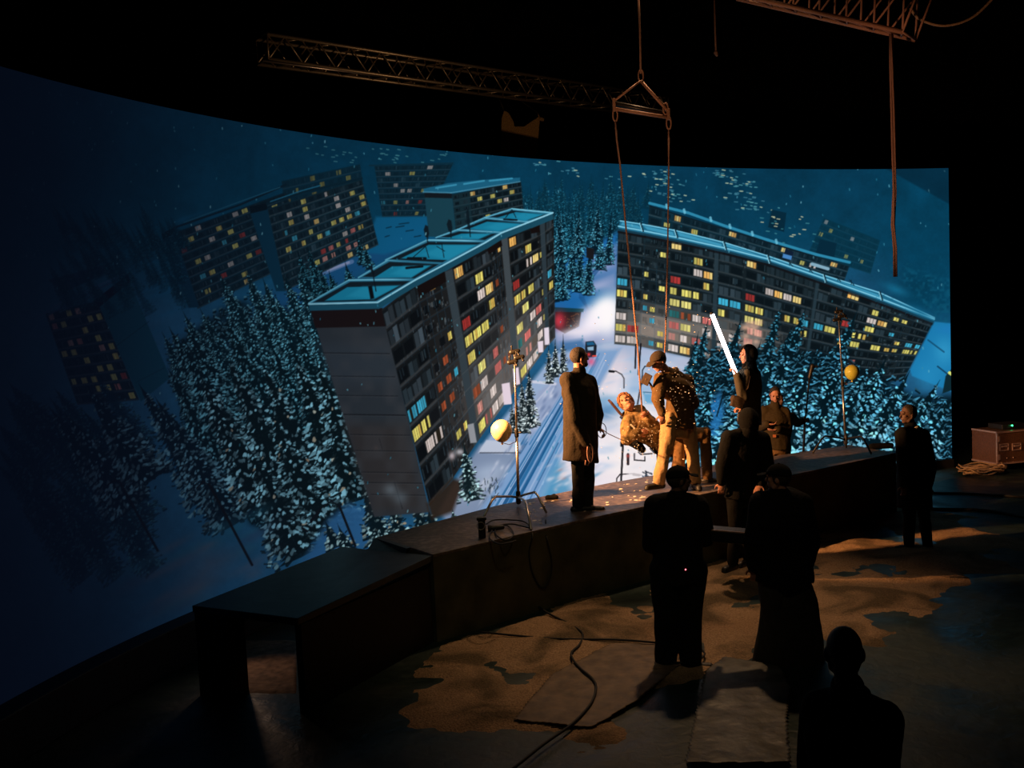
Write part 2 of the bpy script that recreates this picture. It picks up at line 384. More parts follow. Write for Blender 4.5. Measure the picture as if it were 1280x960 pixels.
    for k in range(60):                                   # tyre tracks
        f = rnd.random(); a = (720+f*42, 446-f*6); b = (588+f*84, 650-f*18); w = rnd.uniform(.7, 2.2)
        s0, s1 = sorted((rnd.random(), rnd.random()))
        c = rnd.choice([(20, 78, 128), (40, 104, 158), (200, 214, 238), (170, 190, 222), (60, 130, 180)])
        P.line((a[0]+(b[0]-a[0])*s0, a[1]+(b[1]-a[1])*s0), (a[0]+(b[0]-a[0])*s1, a[1]+(b[1]-a[1])*s1), w, c, .6)
    for f, c, w in ((.42, (16, 70, 118), 3.2), (.5, (24, 92, 146), 3), (.3, (40, 100, 150), 2.2), (.62, (24, 84, 136), 2.6)):
        a = (720+f*42, 446-f*6); b = (588+f*84, 650-f*18)
        P.line((a[0]+(b[0]-a[0])*.25, a[1]+(b[1]-a[1])*.25), b, w*.6, c, .8, w*1.5)
    P.poly([(690, 585), (700, 560), (712, 600), (735, 636), (655, 642)], (40, 130, 180), .7, 8)
    for _ in range(60):
        x, y = rnd.uniform(680, 760), rnd.uniform(580, 640); P.glow(x, y, rnd.uniform(2, 8), rnd.uniform(1, 3), rnd.choice([(240, 232, 240), (90, 150, 190), (200, 200, 215)]), .5, -.5)
    for _ in range(40):
        x, y = rnd.uniform(694, 730), rnd.uniform(560, 635); P.glow(x, y, rnd.uniform(2, 6), rnd.uniform(1, 2.4), rnd.choice([(230, 200, 200), (120, 150, 180), (180, 120, 110)]), .4, -.4)
    P.poly([(588, 545), (640, 560), (652, 560), (690, 500), (655, 545), (600, 605), (570, 602), (596, 556)], (90, 110, 140), .0)
    P.poly([(548, 640), (570, 600), (600, 556), (655, 558), (592, 650), (560, 654)], (124, 140, 168), .95, 3)
    P.poly([(601, 560), (608, 550), (650, 553), (652, 562), (636, 568), (598, 566)], (190, 198, 216), .95, 1)
    P.line((600, 566), (650, 566), 1.6, (60, 66, 80), .8); P.glow(610, 590, 22, 10, (170, 186, 210), .7, -.3); P.glow(600, 610, 24, 8, (200, 206, 220), .6, -.5)
    P.poly([(660, 536), (672, 490), (690, 478), (712, 476), (690, 512), (660, 552)], (150, 164, 196), .95, 2)
    P.line((664, 477), (694, 480), 3.5, (206, 208, 224), .9); P.line((656, 519), (690, 480), 2, (190, 196, 216), .6)
    P.poly([(648, 500), (672, 462), (700, 440), (694, 474), (664, 478), (652, 540), (630, 545)], (58, 60, 72), .9, 2)
    for _ in range(50):
        f = rnd.random(); x, y = 700-f*100+rnd.uniform(-14, 10), 478+f*150+rnd.uniform(-8, 8)
        P.glow(x, y, rnd.uniform(2, 8), rnd.uniform(1, 2.2), rnd.choice([(220, 222, 236), (90, 110, 150)]), .45, -1.0)
    for _ in range(20): P.glow(rnd.uniform(705, 728), rnd.uniform(446, 458), 5, 1, (80, 100, 140), .4, -1.0)
    # pool of headlights
    P.glow(752, 392, 26, 15, (255, 250, 250), 1.0, -.75); P.glow(757, 387, 18, 14, (255, 252, 252), 1.0, -.75); P.glow(742, 404, 30, 12, (250, 240, 250), .9, -.6); P.glow(720, 415, 22, 5, (236, 226, 236), .8, -.1)
    P.glow(760, 400, 14, 22, (255, 250, 250), .9)
    P.poly([(700, 428), (728, 424), (734, 436), (700, 440)], (40, 96, 150), .7, 3)
    # car with red tail lights
    P.poly([(732, 427), (742, 426), (746, 432), (745, 446), (735, 447), (731, 440)], (26, 30, 40)); P.poly([(733, 428), (741, 427), (744, 431), (734, 432)], (30, 90, 130)); P.poly([(734, 434), (742, 433), (742, 438), (735, 438)], (150, 190, 220), .9)
    P.glow(736, 443, 2, 2, (255, 60, 60), .9); P.glow(739, 452, 5, 5, (230, 90, 130), .8); P.line((741, 445), (745, 445), 1.6, (255, 80, 60))
    # ---------------------------------------------------------------- right hand houses
    tint = ((6, 62, 84), .25)
    # far pair at right
    facade(P, [(0, 1030, 272), (1, 1100, 300)], [(0, 1010, 318), (1, 1088, 342)], 6, [(i/8, (i+1)/8, 'bay') for i in range(8)], ['w.y...', '.y.y..', '..w..y', 'y.y..', '.w..y.', '..y...', 'y...y.', '......'], (8, 50, 70), rnd, .9, ((6, 56, 78), .8), winscale=.5, winc=.9)
    P.poly([(965, 262), (983, 266), (980, 290), (960, 284)], (7, 40, 58)); P.poly([(1025, 299), (1046, 304), (1042, 326), (1018, 322)], (7, 40, 58))
    for _ in range(26): fleet_lights(P, [(rnd.uniform(950, 1018), rnd.uniform(268, 310))], rnd.choice([(200, 200, 160), (60, 130, 140)]), rnd)
    at = facade(P, [(0, 812, 257), (.4, 905, 285), (.75, 1000, 314), (1, 1062, 332)], [(0, 806, 330), (.4, 895, 340), (.75, 985, 365), (1, 1045, 380)], 6,
           [(0, .07, 'bay'), (.07, .13, 'stair')]+[(.13+i*.0483, .13+(i+1)*.0483, 'bay') for i in range(18)],
           ['...', '.yy', 'o...', '..', '.yw', '..w', '.gg', 'g..', 'o.w', 'gg.', '.yw', '..w', 'gg.', 'o..', 'gg.', '.yw', '.wy', 'g..', 'o..', '..', '..'], (20, 44, 54), rnd, .9, ((8, 60, 84), .3), winscale=.8)
    P.lines([(812, 254), (860, 266), (905, 282), (960, 300), (1020, 318), (1062, 328)], 3.4, (44, 132, 166)); P.lines([(812, 257.5), (905, 286), (960, 303), (1020, 321)], 1.6, (14, 30, 40))
    for x, y in ((833, 257), (855, 263), (888, 273), (912, 282), (940, 291), (970, 301)): P.line((x, y-1), (x+1, y+3), 3, (110, 190, 215), .8)
    def lit(c, x, y):
        g = math.exp(-((x-812)/46)**2-((y-410)/24)**2)*1.0+math.exp(-((x-888)/50)**2-((y-415)/16)**2)*.75+math.exp(-((x-945)/30)**2-((y-425)/14)**2)*.8
        return lerp(c, (186, 160, 144), min(.85, g*.8)) if g > .02 else c
    T = [(0, 773, 287), (.1, 806, 293), (.3, 872, 305), (.45, 920, 317), (.62, 985, 338), (.8, 1060, 362), (.92, 1125, 385), (1, 1167, 401)]
    B = [(0, 768, 430), (.1, 800, 433), (.3, 868, 448), (.45, 915, 458), (.62, 975, 470), (.8, 1035, 480), (.92, 1095, 480), (1, 1130, 474)]
    cells = [(0, .045, 'bay'), (.045, .095, 'bay'), (.1, .125, 'stair'), (.125, .155, 'stair'), (.155, .19, 'stair'),
             (.20, .243, 'bay'), (.243, .286, 'bay'), (.286, .325, 'bay'), (.325, .365, 'bay'), (.367, .383, 'pier'), (.385, .43, 'bay'), (.43, .475, 'bay'),
             (.485, .52, 'bay'), (.52, .55, 'bay'), (.55, .58, 'bay'), (.58, .61, 'bay'), (.61, .64, 'bay'), (.64, .67, 'bay'), (.67, .70, 'bay'), (.705, .715, 'pier'), (.715, .75, 'bay'), (.75, .79, 'bay'),
             (.80, .83, 'bay'), (.83, .855, 'bay'), (.855, .88, 'bay'), (.88, .905, 'bay'), (.91, .93, 'stair'), (.93, .95, 'stair'), (.96, .98, 'bay'), (.98, 1, 'bay')]
    mx = ['g..Gby.wyw', 'g.g.G..wrw', '...y.yb...', '..g...yb.b', '.y..y...yy', 'o..ryYt RpwO'.replace(' ', ''), '.g..yYnYwo', 'gyw#yGwwRw', 'g.oyG#RwRw', '', 'gg.Gbyw.ww', 'g..Gby.w..',
          'o..ryYpp..', '.g..yYp..', 'gyw#yG....', 'g.oyy.....', 'gyw.y.....', 'g.o.y.....', 'gg.Gby....', '', '.g.Gb.....', 'g..Gy.....', 'o..r.y.R..', '.g..yy.R..', 'gywyy#....', 'g.oy.y....', '.y.b.y....', '.y..yy....', 'g...by....', 'g...by....']
    mx = [m if m else '..........' for m in mx]
    facade(P, T, B, 10, cells, mx, (30, 36, 40), rnd, .82, ((10, 50, 66), .16), lit, detail=1500, drop=.1, winc=1.05)
    # two stair towers with round heads
    for x, y in ((810, 296), (1128, 388)): P.glow(x, y+2, 5, 5, (34, 62, 74), .7)
    # roof with snow
    rt = [(775, 276), (801, 280), (844, 288), (905, 303), (960, 320), (1030, 344), (1100, 366), (1168, 397)]
    rb = [(773, 286), (806, 292), (846, 300), (905, 313), (960, 327), (1035, 353), (1105, 378), (1168, 402)]
    for k in range(len(rt)-1): P.poly([rt[k], rt[k+1], rb[k+1], rb[k]], (30, 104, 136)); P.poly([(rt[k][0]+3, rt[k][1]+2), (rt[k+1][0]-3, rt[k+1][1]+2), (rb[k+1][0]-3, rb[k+1][1]-5), (rb[k][0]+3, rb[k][1]-5)], (62, 150, 184), .95)
    P.lines(rt, 1.4, (120, 200, 228)); P.lines([(x, y-3.2) for x, y in rb], 1.8, (120, 196, 222)); P.lines([(x, y+1.2) for x, y in rb], 3.0, (22, 58, 76)); P.lines([(x, y+4) for x, y in rb], 3, (18, 18, 22), .8)
    for x, y in rt[1:-1]: P.line((x, y-1), (x+3, y+9), 2, (14, 40, 54)); P.line((x-1.4, y-1), (x+1.6, y+9), 1.1, (140, 208, 228))
    for x, y in ((925, 302), (932, 305), (985, 326), (1010, 334), (1045, 345), (1062, 350)): P.line((x, y), (x+6, y+7), 1, (10, 30, 42)); P.line((x+2, y), (x+2, y+6), .8, (10, 30, 42))
    P.poly([(982, 310), (992, 315), (990, 324), (979, 320)], (16, 30, 50)); P.poly([(979, 317), (990, 320), (989, 325), (978, 322)], (70, 130, 190)); P.line((1015, 330), (1035, 336), 4, (130, 170, 190))
    # snow field right of the house, small block at the edge
    P.poly([(1168, 402), (1196, 405), (1197, 500), (1150, 500), (1140, 470), (1135, 468)], (26, 120, 172), 1, 1)
    P.glow(1180, 440, 14, 18, (56, 160, 205), .6); P.glow(1160, 470, 18, 20, (40, 140, 190), .6)
    noise_poly(P, [(1110, 330), (1196, 350), (1196, 410), (1170, 398)], (14, 84, 112), .8, 3, rng, .4, 3)
    P.glow(1120, 362, 16, 6, (22, 110, 146), .7, .4); P.glow(1150, 390, 20, 5, (20, 100, 136), .7, .5); P.glow(1185, 412, 14, 6, (30, 120, 180), .8)
    P.line((1160, 425), (1180, 440), 2, (14, 60, 90), .7); P.line((1172, 458), (1185, 468), 2, (14, 50, 76), .8)
    P.poly([(1182, 470), (1197, 452), (1197, 485), (1178, 492)], (14, 40, 48)); P.line((1187, 466), (1193, 470), 4, (220, 226, 120))
    for _ in range(120):
        x, y = rnd.uniform(1085, 1195), rnd.uniform(320, 400); P.line((x, y), (x+2, y-2), .8, (16, 78, 100), .35)
    # ---------------------------------------------------------------- the big house, left of centre
    side = [(388, 388), (478, 385), (510, 510), (536, 628), (534, 645), (468, 642)]
    P.poly([(388, 386), (478, 385), (537, 640), (468, 646)], (40, 46, 52))
    P.poly([(400, 430), (488, 430), (497, 480), (417, 480)], (44, 52, 60), .8, 8)
    P.poly([(430, 530), (508, 530), (530, 640), (466, 640)], (46, 43, 43), .85, 8)
    noise_poly(P, [(390, 400), (480, 400), (537, 640), (468, 646)], (58, 60, 64), .5, 14, rng, .3)
    P.poly([(388, 386), (478, 385), (482, 408), (394, 410)], (24, 17, 18))
    for y, x0, x1, w in ((441, 404, 487, 1), (470, 414, 494, .8), (494, 420, 497, .8), (518, 430, 507, 1.6), (543, 438, 512, .8), (563, 444, 517, .8), (590, 452, 522, .8), (603, 458, 528, 1.0), (618, 464, 532, .8)):
        P.line((x0, y), (x1, y+1), w, (22, 24, 28), .85); P.line((x0, y+1.5), (x1, y+2.5), .7, (66, 68, 70), .35)
    P.line((493, 603), (503, 636), 1, (22, 22, 24), .8); P.line((474, 548), (478, 562), .8, (26, 26, 28), .6)
    P.glow(488, 612, 9, 8, (110, 124, 134), .55); P.glow(500, 622, 10, 9, (96, 110, 120), .5); P.glow(470, 560, 3, 3, (70, 60, 58), .4)
    def lit2(c, x, y):
        g = math.exp(-((x-655)/36)**2-((y-440)/52)**2)+.8*math.exp(-((x-620)/30)**2-((y-500)/40)**2)+.3*math.exp(-((x-585)/40)**2-((y-500)/60)**2)
        return lerp(c, (150, 138, 132), min(.75, g*.62)) if g > .02 else c
    T = [(0, 477, 387), (.2, 520, 354), (.37, 557, 337), (.62, 612, 308), (.70, 627, 298), (.90, 675, 279), (1, 692, 268)]
    B = [(0, 537, 632), (.2, 566, 598), (.37, 594, 556), (.62, 632, 503), (.70, 645, 487), (.90, 683, 434), (1, 694, 422)]
    cells = [(0, .065, 'bay'), (.065, .13, 'bay'), (.13, .195, 'bay'), (.205, .25, 'stair'), (.26, .31, 'stair'), (.315, .35, 'stair'), (.36, .405, 'pier'),
             (.41, .465, 'bay'), (.465, .52, 'bay'), (.52, .57, 'bay'), (.57, .62, 'bay'), (.63, .66, 'stair'), (.665, .69, 'stair'), (.695, .73, 'pier'),
             (.735, .775, 'bay'), (.775, .815, 'bay'), (.815, .85, 'bay'), (.85, .885, 'bay'), (.89, .90, 'stair'), (.90, .935, 'pier'), (.94, .99, 'bay')]
    mx = ['GG..gby...', 'gG.gGbyww.', 'g.G.g..w.y', ' .. .nn .', 'o. .nnn.y.', '.  y.b..y.', '', 'o..ryyG pyw'.replace(' ', 'n'), '.g..y.YwyRw', 'gyw.y#G.ww', 'G.oy..RRww', '..n..n.n..', 'o...y..n..', '', 'o..ry.Yt.y', 'gg.#yYGRpw', '.yw.y.wRww', 'g.oyGGRww.', '..y..y.y..', '', 'gg.gbyg.#.']
    mx = [m if m else '..........' for m in mx]
    facade(P, T, B, 10, cells, mx, (32, 33, 34), rnd, .80, None, lit2, detail=1400, drop=.1, winc=1.05)
    P.poly([(520, 356), (556, 339), (558, 352), (524, 372)], (20, 14, 14)); P.poly([(556, 337), (607, 310), (609, 318), (585, 328), (560, 350)], (20, 14, 14), .5); P.poly([(608, 309), (626, 298), (628, 307), (611, 318)], (20, 14, 14)); P.poly([(662, 284), (674, 280), (675, 290), (664, 292)], (20, 14, 14))
    # ground floor in warm dark, bright entrances
    P.poly([(534, 630), (566, 598), (580, 602), (566, 640), (540, 650)], (44, 30, 20), .9, 3)
    P.poly([(584, 531), (592, 529), (596, 553), (588, 554)], (150, 152, 158), .95)
    P.poly([(641, 461), (648, 459), (650, 480), (643, 482)], (236, 214, 226)); P.poly([(627, 480), (637, 478), (640, 505), (630, 506)], (228, 210, 222)); P.poly([(680, 410), (686, 409), (687, 431), (681, 431)], (226, 214, 226)); P.poly([(672, 427), (679, 426), (679, 440), (673, 441)], (230, 214, 224))
    P.glow(565, 570, 4, 5, (240, 220, 225), .7); P.glow(575, 565, 6, 4, (230, 225, 230), .7)
    # eaves and roof bays
    edge = [(386, 380), (472, 378), (519, 350), (555, 331), (607, 303), (627, 291), (663, 277), (691, 266)]
    for a, b in zip(edge[:-1], edge[1:]): P.poly([a, b, (b[0]+1, b[1]+8), (a[0]+1, a[1]+8.5)], (24, 72, 92))
    bays = [([(386, 379), (436, 350), (519, 349), (472, 378)], [(406, 376), (434, 359), (499, 357), (467, 374)]),
            ([(448, 347), (485, 325), (555, 328), (520, 350)], [(468, 347), (490, 333), (538, 332), (514, 347)]),
            ([(482, 325), (534, 300), (608, 301), (555, 330)], [(501, 323), (536, 306), (596, 306), (560, 325)]),
            ([(545, 297), (572, 287), (627, 290), (608, 302)], [(558, 298), (577, 292), (614, 292), (598, 299)]),
            ([(572, 287), (606, 272), (663, 277), (627, 290)], [(586, 286), (609, 277), (655, 280), (622, 289)]),
            ([(606, 272), (640, 261), (691, 266), (663, 277)], [(622, 272), (645, 265), (680, 268), (656, 276)])]
    for o, i in bays:
        P.poly(o, (40, 106, 134)); P.poly([(o[0][0]+5, o[0][1]-1), (o[1][0]+2, o[1][1]+2.2), (o[2][0]-6, o[2][1]+2.2), (o[3][0]-2, o[3][1]-2)], (16, 28, 36)); P.poly(i, (22, 118, 150)); P.poly([lerp(i[0], i[2], .3), lerp(i[1], i[2], .3), i[2], i[3]], (34, 138, 170), .6, 2)
        P.lines([o[0], o[1]], 1.8, (86, 160, 186)); P.lines([o[1], o[2]], 1.8, (110, 184, 208))
    P.lines(edge, 2.0, (136, 196, 216))
    for x, y, h, w in ((533, 290, 9, 3.4), (562, 283, 9, 3.6)):
        P.poly([(x-w, y-h*.3), (x-w*.4, y-h), (x+w*.6, y-h*.8), (x+w, y+h*.2), (x+w*.6, y+h), (x-w*.4, y+h*.6)], (14, 26, 34), 1, .6); P.line((x+1, y+h), (x+2, y+h+5), 1.4, (12, 24, 32))
    P.line((585, 262), (588, 296), 1.2, (10, 24, 32)); P.line((584, 265), (586, 285), 3.4, (12, 24, 32), .8)
    P.line((464, 330), (470, 364), 1.3, (12, 20, 28)); P.poly([(460, 358), (465, 357), (468, 373), (463, 374)], (10, 14, 18)); P.line((463, 334), (467, 342), 3, (12, 20, 28), .8)
    P.lines([(516, 322), (532, 308), (536, 322)], 1, (12, 24, 32)); P.line((510, 323), (532, 323), 3.2, (12, 20, 26)); P.line((508, 335), (528, 333), 3, (12, 20, 26)); P.lines([(552, 304), (555, 322)], 1, (12, 24, 32)); P.line((546, 308), (556, 314), .9, (12, 24, 32))
    P.lines([(632, 272), (640, 262), (645, 272)], 1, (12, 24, 32)); P.line((630, 274), (646, 275), 2.2, (12, 22, 30))
    # ---------------------------------------------------------------- young trees beside the street
    for a in ((652, 478, 62, 9), (661, 463, 70, 9), (646, 505, 34, 8), (686, 436, 42, 5), (694, 430, 40, 6), (704, 424, 42, 5), (640, 510, 30, 7)):
        tree(P, *a, rnd, (16, 26, 30), (196, 212, 216), 1.1, .95)
    for a in ((580, 557, 68, 13), (566, 640, 20, 9)):
        tree(P, *a, rnd, (14, 28, 32), (160, 196, 200), 1.0, 1.3)
    for _ in range(30):
        x, y = rnd.uniform(606, 622), rnd.uniform(600, 626); P.line((x, y), (x+rnd.uniform(-3, 3), y-4), .9, rnd.choice([(30, 44, 52), (30, 44, 52), (190, 205, 212)]), .8)
    # ---------------------------------------------------------------- conifers right
    for a in ((872, 420, 100, 12), (884, 404, 120, 14), (926, 400, 130, 18), (905, 430, 120, 16), (950, 430, 120, 18), (975, 388, 140, 18), (1006, 388, 140, 18), (990, 410, 130, 18), (1070, 392, 150, 20), (1040, 440, 110, 20)):
        tree(P, *a, rnd, (5, 24, 32), (70, 156, 188), 1.15, 1.5)
    P.poly([(885, 520), (900, 500), (915, 540), (905, 560), (885, 560)], (50, 130, 190), .9, 5)
    thicket(P, [(868, 470), (890, 440), (920, 440), (950, 450), (1000, 440), (1050, 450), (1110, 480), (1140, 500), (1196, 500), (1198, 590), (860, 600)], (4, 20, 28), (70, 150, 186), 1500, 1.5, rnd)
    P.poly([(885, 505), (900, 490), (912, 540), (900, 560), (885, 555)], (40, 120, 185), .8, 5)
    for a in ((870, 470, 110, 18), (890, 480, 100, 16), (940, 460, 120, 22), (965, 450, 120, 22), (985, 440, 140, 22), (1015, 450, 130, 24), (1060, 440, 140, 24), (1045, 470, 110, 22), (1107, 450, 130, 20), (1085, 460, 120, 20), (1135, 468, 110, 18), (1172, 480, 110, 18), (1150, 500, 90, 18), (1120, 490, 100, 20), (1188, 500, 90, 14)):
        tree(P, *a, rnd, (4, 22, 30), (96, 184, 220), 1.2, 1.9)
    for a in ((915, 520, 70, 18), (950, 520, 60, 18), (1000, 510, 70, 22), (1030, 520, 60, 20), (1080, 520, 60, 22), (1110, 520, 60, 20), (1145, 530, 60, 18), (1180, 530, 60, 18), (870, 540, 60, 14)):
        tree(P, *a, rnd, (4, 22, 30), (128, 204, 234), 1.2, 2.1)
    for _ in range(14): P.glow(rnd.uniform(930, 950), rnd.uniform(402, 432), 4, 3, (224, 176, 150), .6)
    P.line((1090, 460), (1076, 500), 2, (8, 20, 26), .6); P.line((905, 490), (896, 520), 2, (8, 18, 24), .8)
    # ---------------------------------------------------------------- posts, lamp arms and the white van in the near street
    dk = (22, 22, 26)
    P.line((795, 431), (794, 460), 2.2, dk); P.line((801, 430), (798, 468), 2.2, dk); P.line((803, 470), (797, 505), 2, (40, 36, 40), .9)
    P.lines([(764, 464), (770, 464), (777, 468), (780, 473), (780, 485)], 1.3, (40, 36, 38)); P.line((762, 464), (767, 464.5), 3, dk)
    P.lines([(803, 480), (803, 463), (806, 458), (816, 457)], 1.5, (36, 54, 70)); P.lines([(806, 480), (820, 484)], 1, (90, 120, 150)); P.line((804, 490), (820, 491), 1.2, (60, 100, 130)); P.poly([(804, 492), (820, 492), (820, 505), (806, 504)], (90, 160, 205), .8, 2)
    P.line((779, 550), (776, 610), 2.6, (30, 28, 30)); P.lines([(770, 612), (771, 598), (775, 593), (792, 592), (802, 594)], 1.4, (40, 36, 38)); P.line((792, 593), (799, 594), 3.2, (40, 28, 30)); P.line((777, 553), (777, 557), 3.4, dk)
    P.poly([(783, 562), (816, 562), (818, 598), (784, 604)], (240, 232, 234), .8, 3)
    P.lines([(793, 567), (793, 575), (806, 576), (806, 571)], 1.6, (34, 30, 34)); P.lines([(798, 565), (801, 568), (815, 567)], 1.6, (34, 30, 34)); P.line((785, 568), (785, 580), 3.4, (52, 40, 42)); P.glow(785, 570, 2, 2, (190, 70, 60), .8)
    for _ in range(40):
        x, y = rnd.uniform(803, 816), rnd.uniform(588, 606); P.line((x, y), (x+1.5, y+1), 1.6, rnd.choice([(20, 26, 36), (40, 60, 84), (20, 26, 36)]), .8)
    P.glow(722, 640, 6, 3, (30, 22, 22), .0)
    # falling snow
    for _ in range(620):
        x, y = rnd.uniform(0, 1196), rnd.uniform(100, 640)
        w = 1 if y < 330 else .5
        if rnd.random() > w: continue
        b = rnd.uniform(.35, 1); P.line((x, y), (x+rnd.uniform(-.4, .8), y+rnd.uniform(.8, 2.6)), rnd.uniform(.8, 1.4), lerp((14, 100, 130), (130, 200, 215), b*b), .75)
    # the dark wedge in the upper right corner of the image
    P.poly([(1088, 200), (1200, 200), (1200, 261), (1190, 257)], (6, 30, 46), .55, 1.2)
    # left-side darkening with a navy tint, painted into the picture's colours
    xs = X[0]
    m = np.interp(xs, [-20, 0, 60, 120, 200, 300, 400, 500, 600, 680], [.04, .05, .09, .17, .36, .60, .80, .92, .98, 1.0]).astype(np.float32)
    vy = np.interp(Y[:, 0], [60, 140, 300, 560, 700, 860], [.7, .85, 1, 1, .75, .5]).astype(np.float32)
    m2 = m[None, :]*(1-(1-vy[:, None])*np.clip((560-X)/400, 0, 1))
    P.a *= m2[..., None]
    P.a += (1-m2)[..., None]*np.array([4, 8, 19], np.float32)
    return np.clip(P.a, 0, 255)
# ================================================================ the studio
import bpy, bmesh, time
from mathutils import Vector, Matrix, noise as mnoise
T0 = time.time()
scn = bpy.context.scene
col = scn.collection
V = Vector
FPX, CAMZ = 1250.0, 3.2
PITCH, ROLL = math.atan(93/1250), .045
_f = V((0, math.cos(PITCH), -math.sin(PITCH))); _u0 = V((0, math.sin(PITCH), math.cos(PITCH))); _r0 = V((1, 0, 0))
_r = _r0*math.cos(ROLL)-_u0*math.sin(ROLL); _u = _u0*math.cos(ROLL)+_r0*math.sin(ROLL)
EYE = V((0, 0, CAMZ))
def ray(px, py): return _f+_r*((px-640)/FPX)+_u*((480-py)/FPX)
def at(px, py, y):
    d = ray(px, py); return EYE+d*(y/d.y)
def atz(px, py, z):
    d = ray(px, py); return EYE+d*((z-CAMZ)/d.z)
def topx(p):
    q = p-EYE; d = q.dot(_f); return 640+FPX*q.dot(_r)/d, 480-FPX*q.dot(_u)/d

# ---------------------------------------------------------------- materials
def new_mat(name):
    m = bpy.data.materials.new(name); m.use_nodes = True
    return m, m.node_tree.nodes, m.node_tree.links, m.node_tree.nodes['Principled BSDF']
def mat(name, rgb, rough=.7, metal=0, bump=.0, scale=30, var=.15, emit=None, es=1.0, spec=.5, sheen=0, sss=0):
    m, N, L, b = new_mat(name)
    b.inputs['Roughness'].default_value = rough; b.inputs['Metallic'].default_value = metal
    b.inputs['Specular IOR Level'].default_value = spec
    tc = N.new('ShaderNodeTexCoord'); nz = N.new('ShaderNodeTexNoise'); nz.inputs['Scale'].default_value = scale; nz.inputs['Detail'].default_value = 5
    L.new(tc.outputs['Object'], nz.inputs['Vector'])
    cr = N.new('ShaderNodeValToRGB')
    cr.color_ramp.elements[0].position = .3; cr.color_ramp.elements[1].position = .7
    cr.color_ramp.elements[0].color = tuple(c*(1-var) for c in rgb)+(1,); cr.color_ramp.elements[1].color = tuple(min(1, c*(1+var)) for c in rgb)+(1,)
    L.new(nz.outputs['Fac'], cr.inputs['Fac']); L.new(cr.outputs['Color'], b.inputs['Base Color'])
    if bump:
        bp = N.new('ShaderNodeBump'); bp.inputs['Strength'].default_value = bump; bp.inputs['Distance'].default_value = .02
        L.new(nz.outputs['Fac'], bp.inputs['Height']); L.new(bp.outputs['Normal'], b.inputs['Normal'])
    if sheen: b.inputs['Sheen Weight'].default_value = sheen
    if sss: b.inputs['Subsurface Weight'].default_value = sss; b.inputs['Subsurface Radius'].default_value = (.02, .008, .004)
    if emit: b.inputs['Emission Color'].default_value = emit+(1,); b.inputs['Emission Strength'].default_value = es
    return m
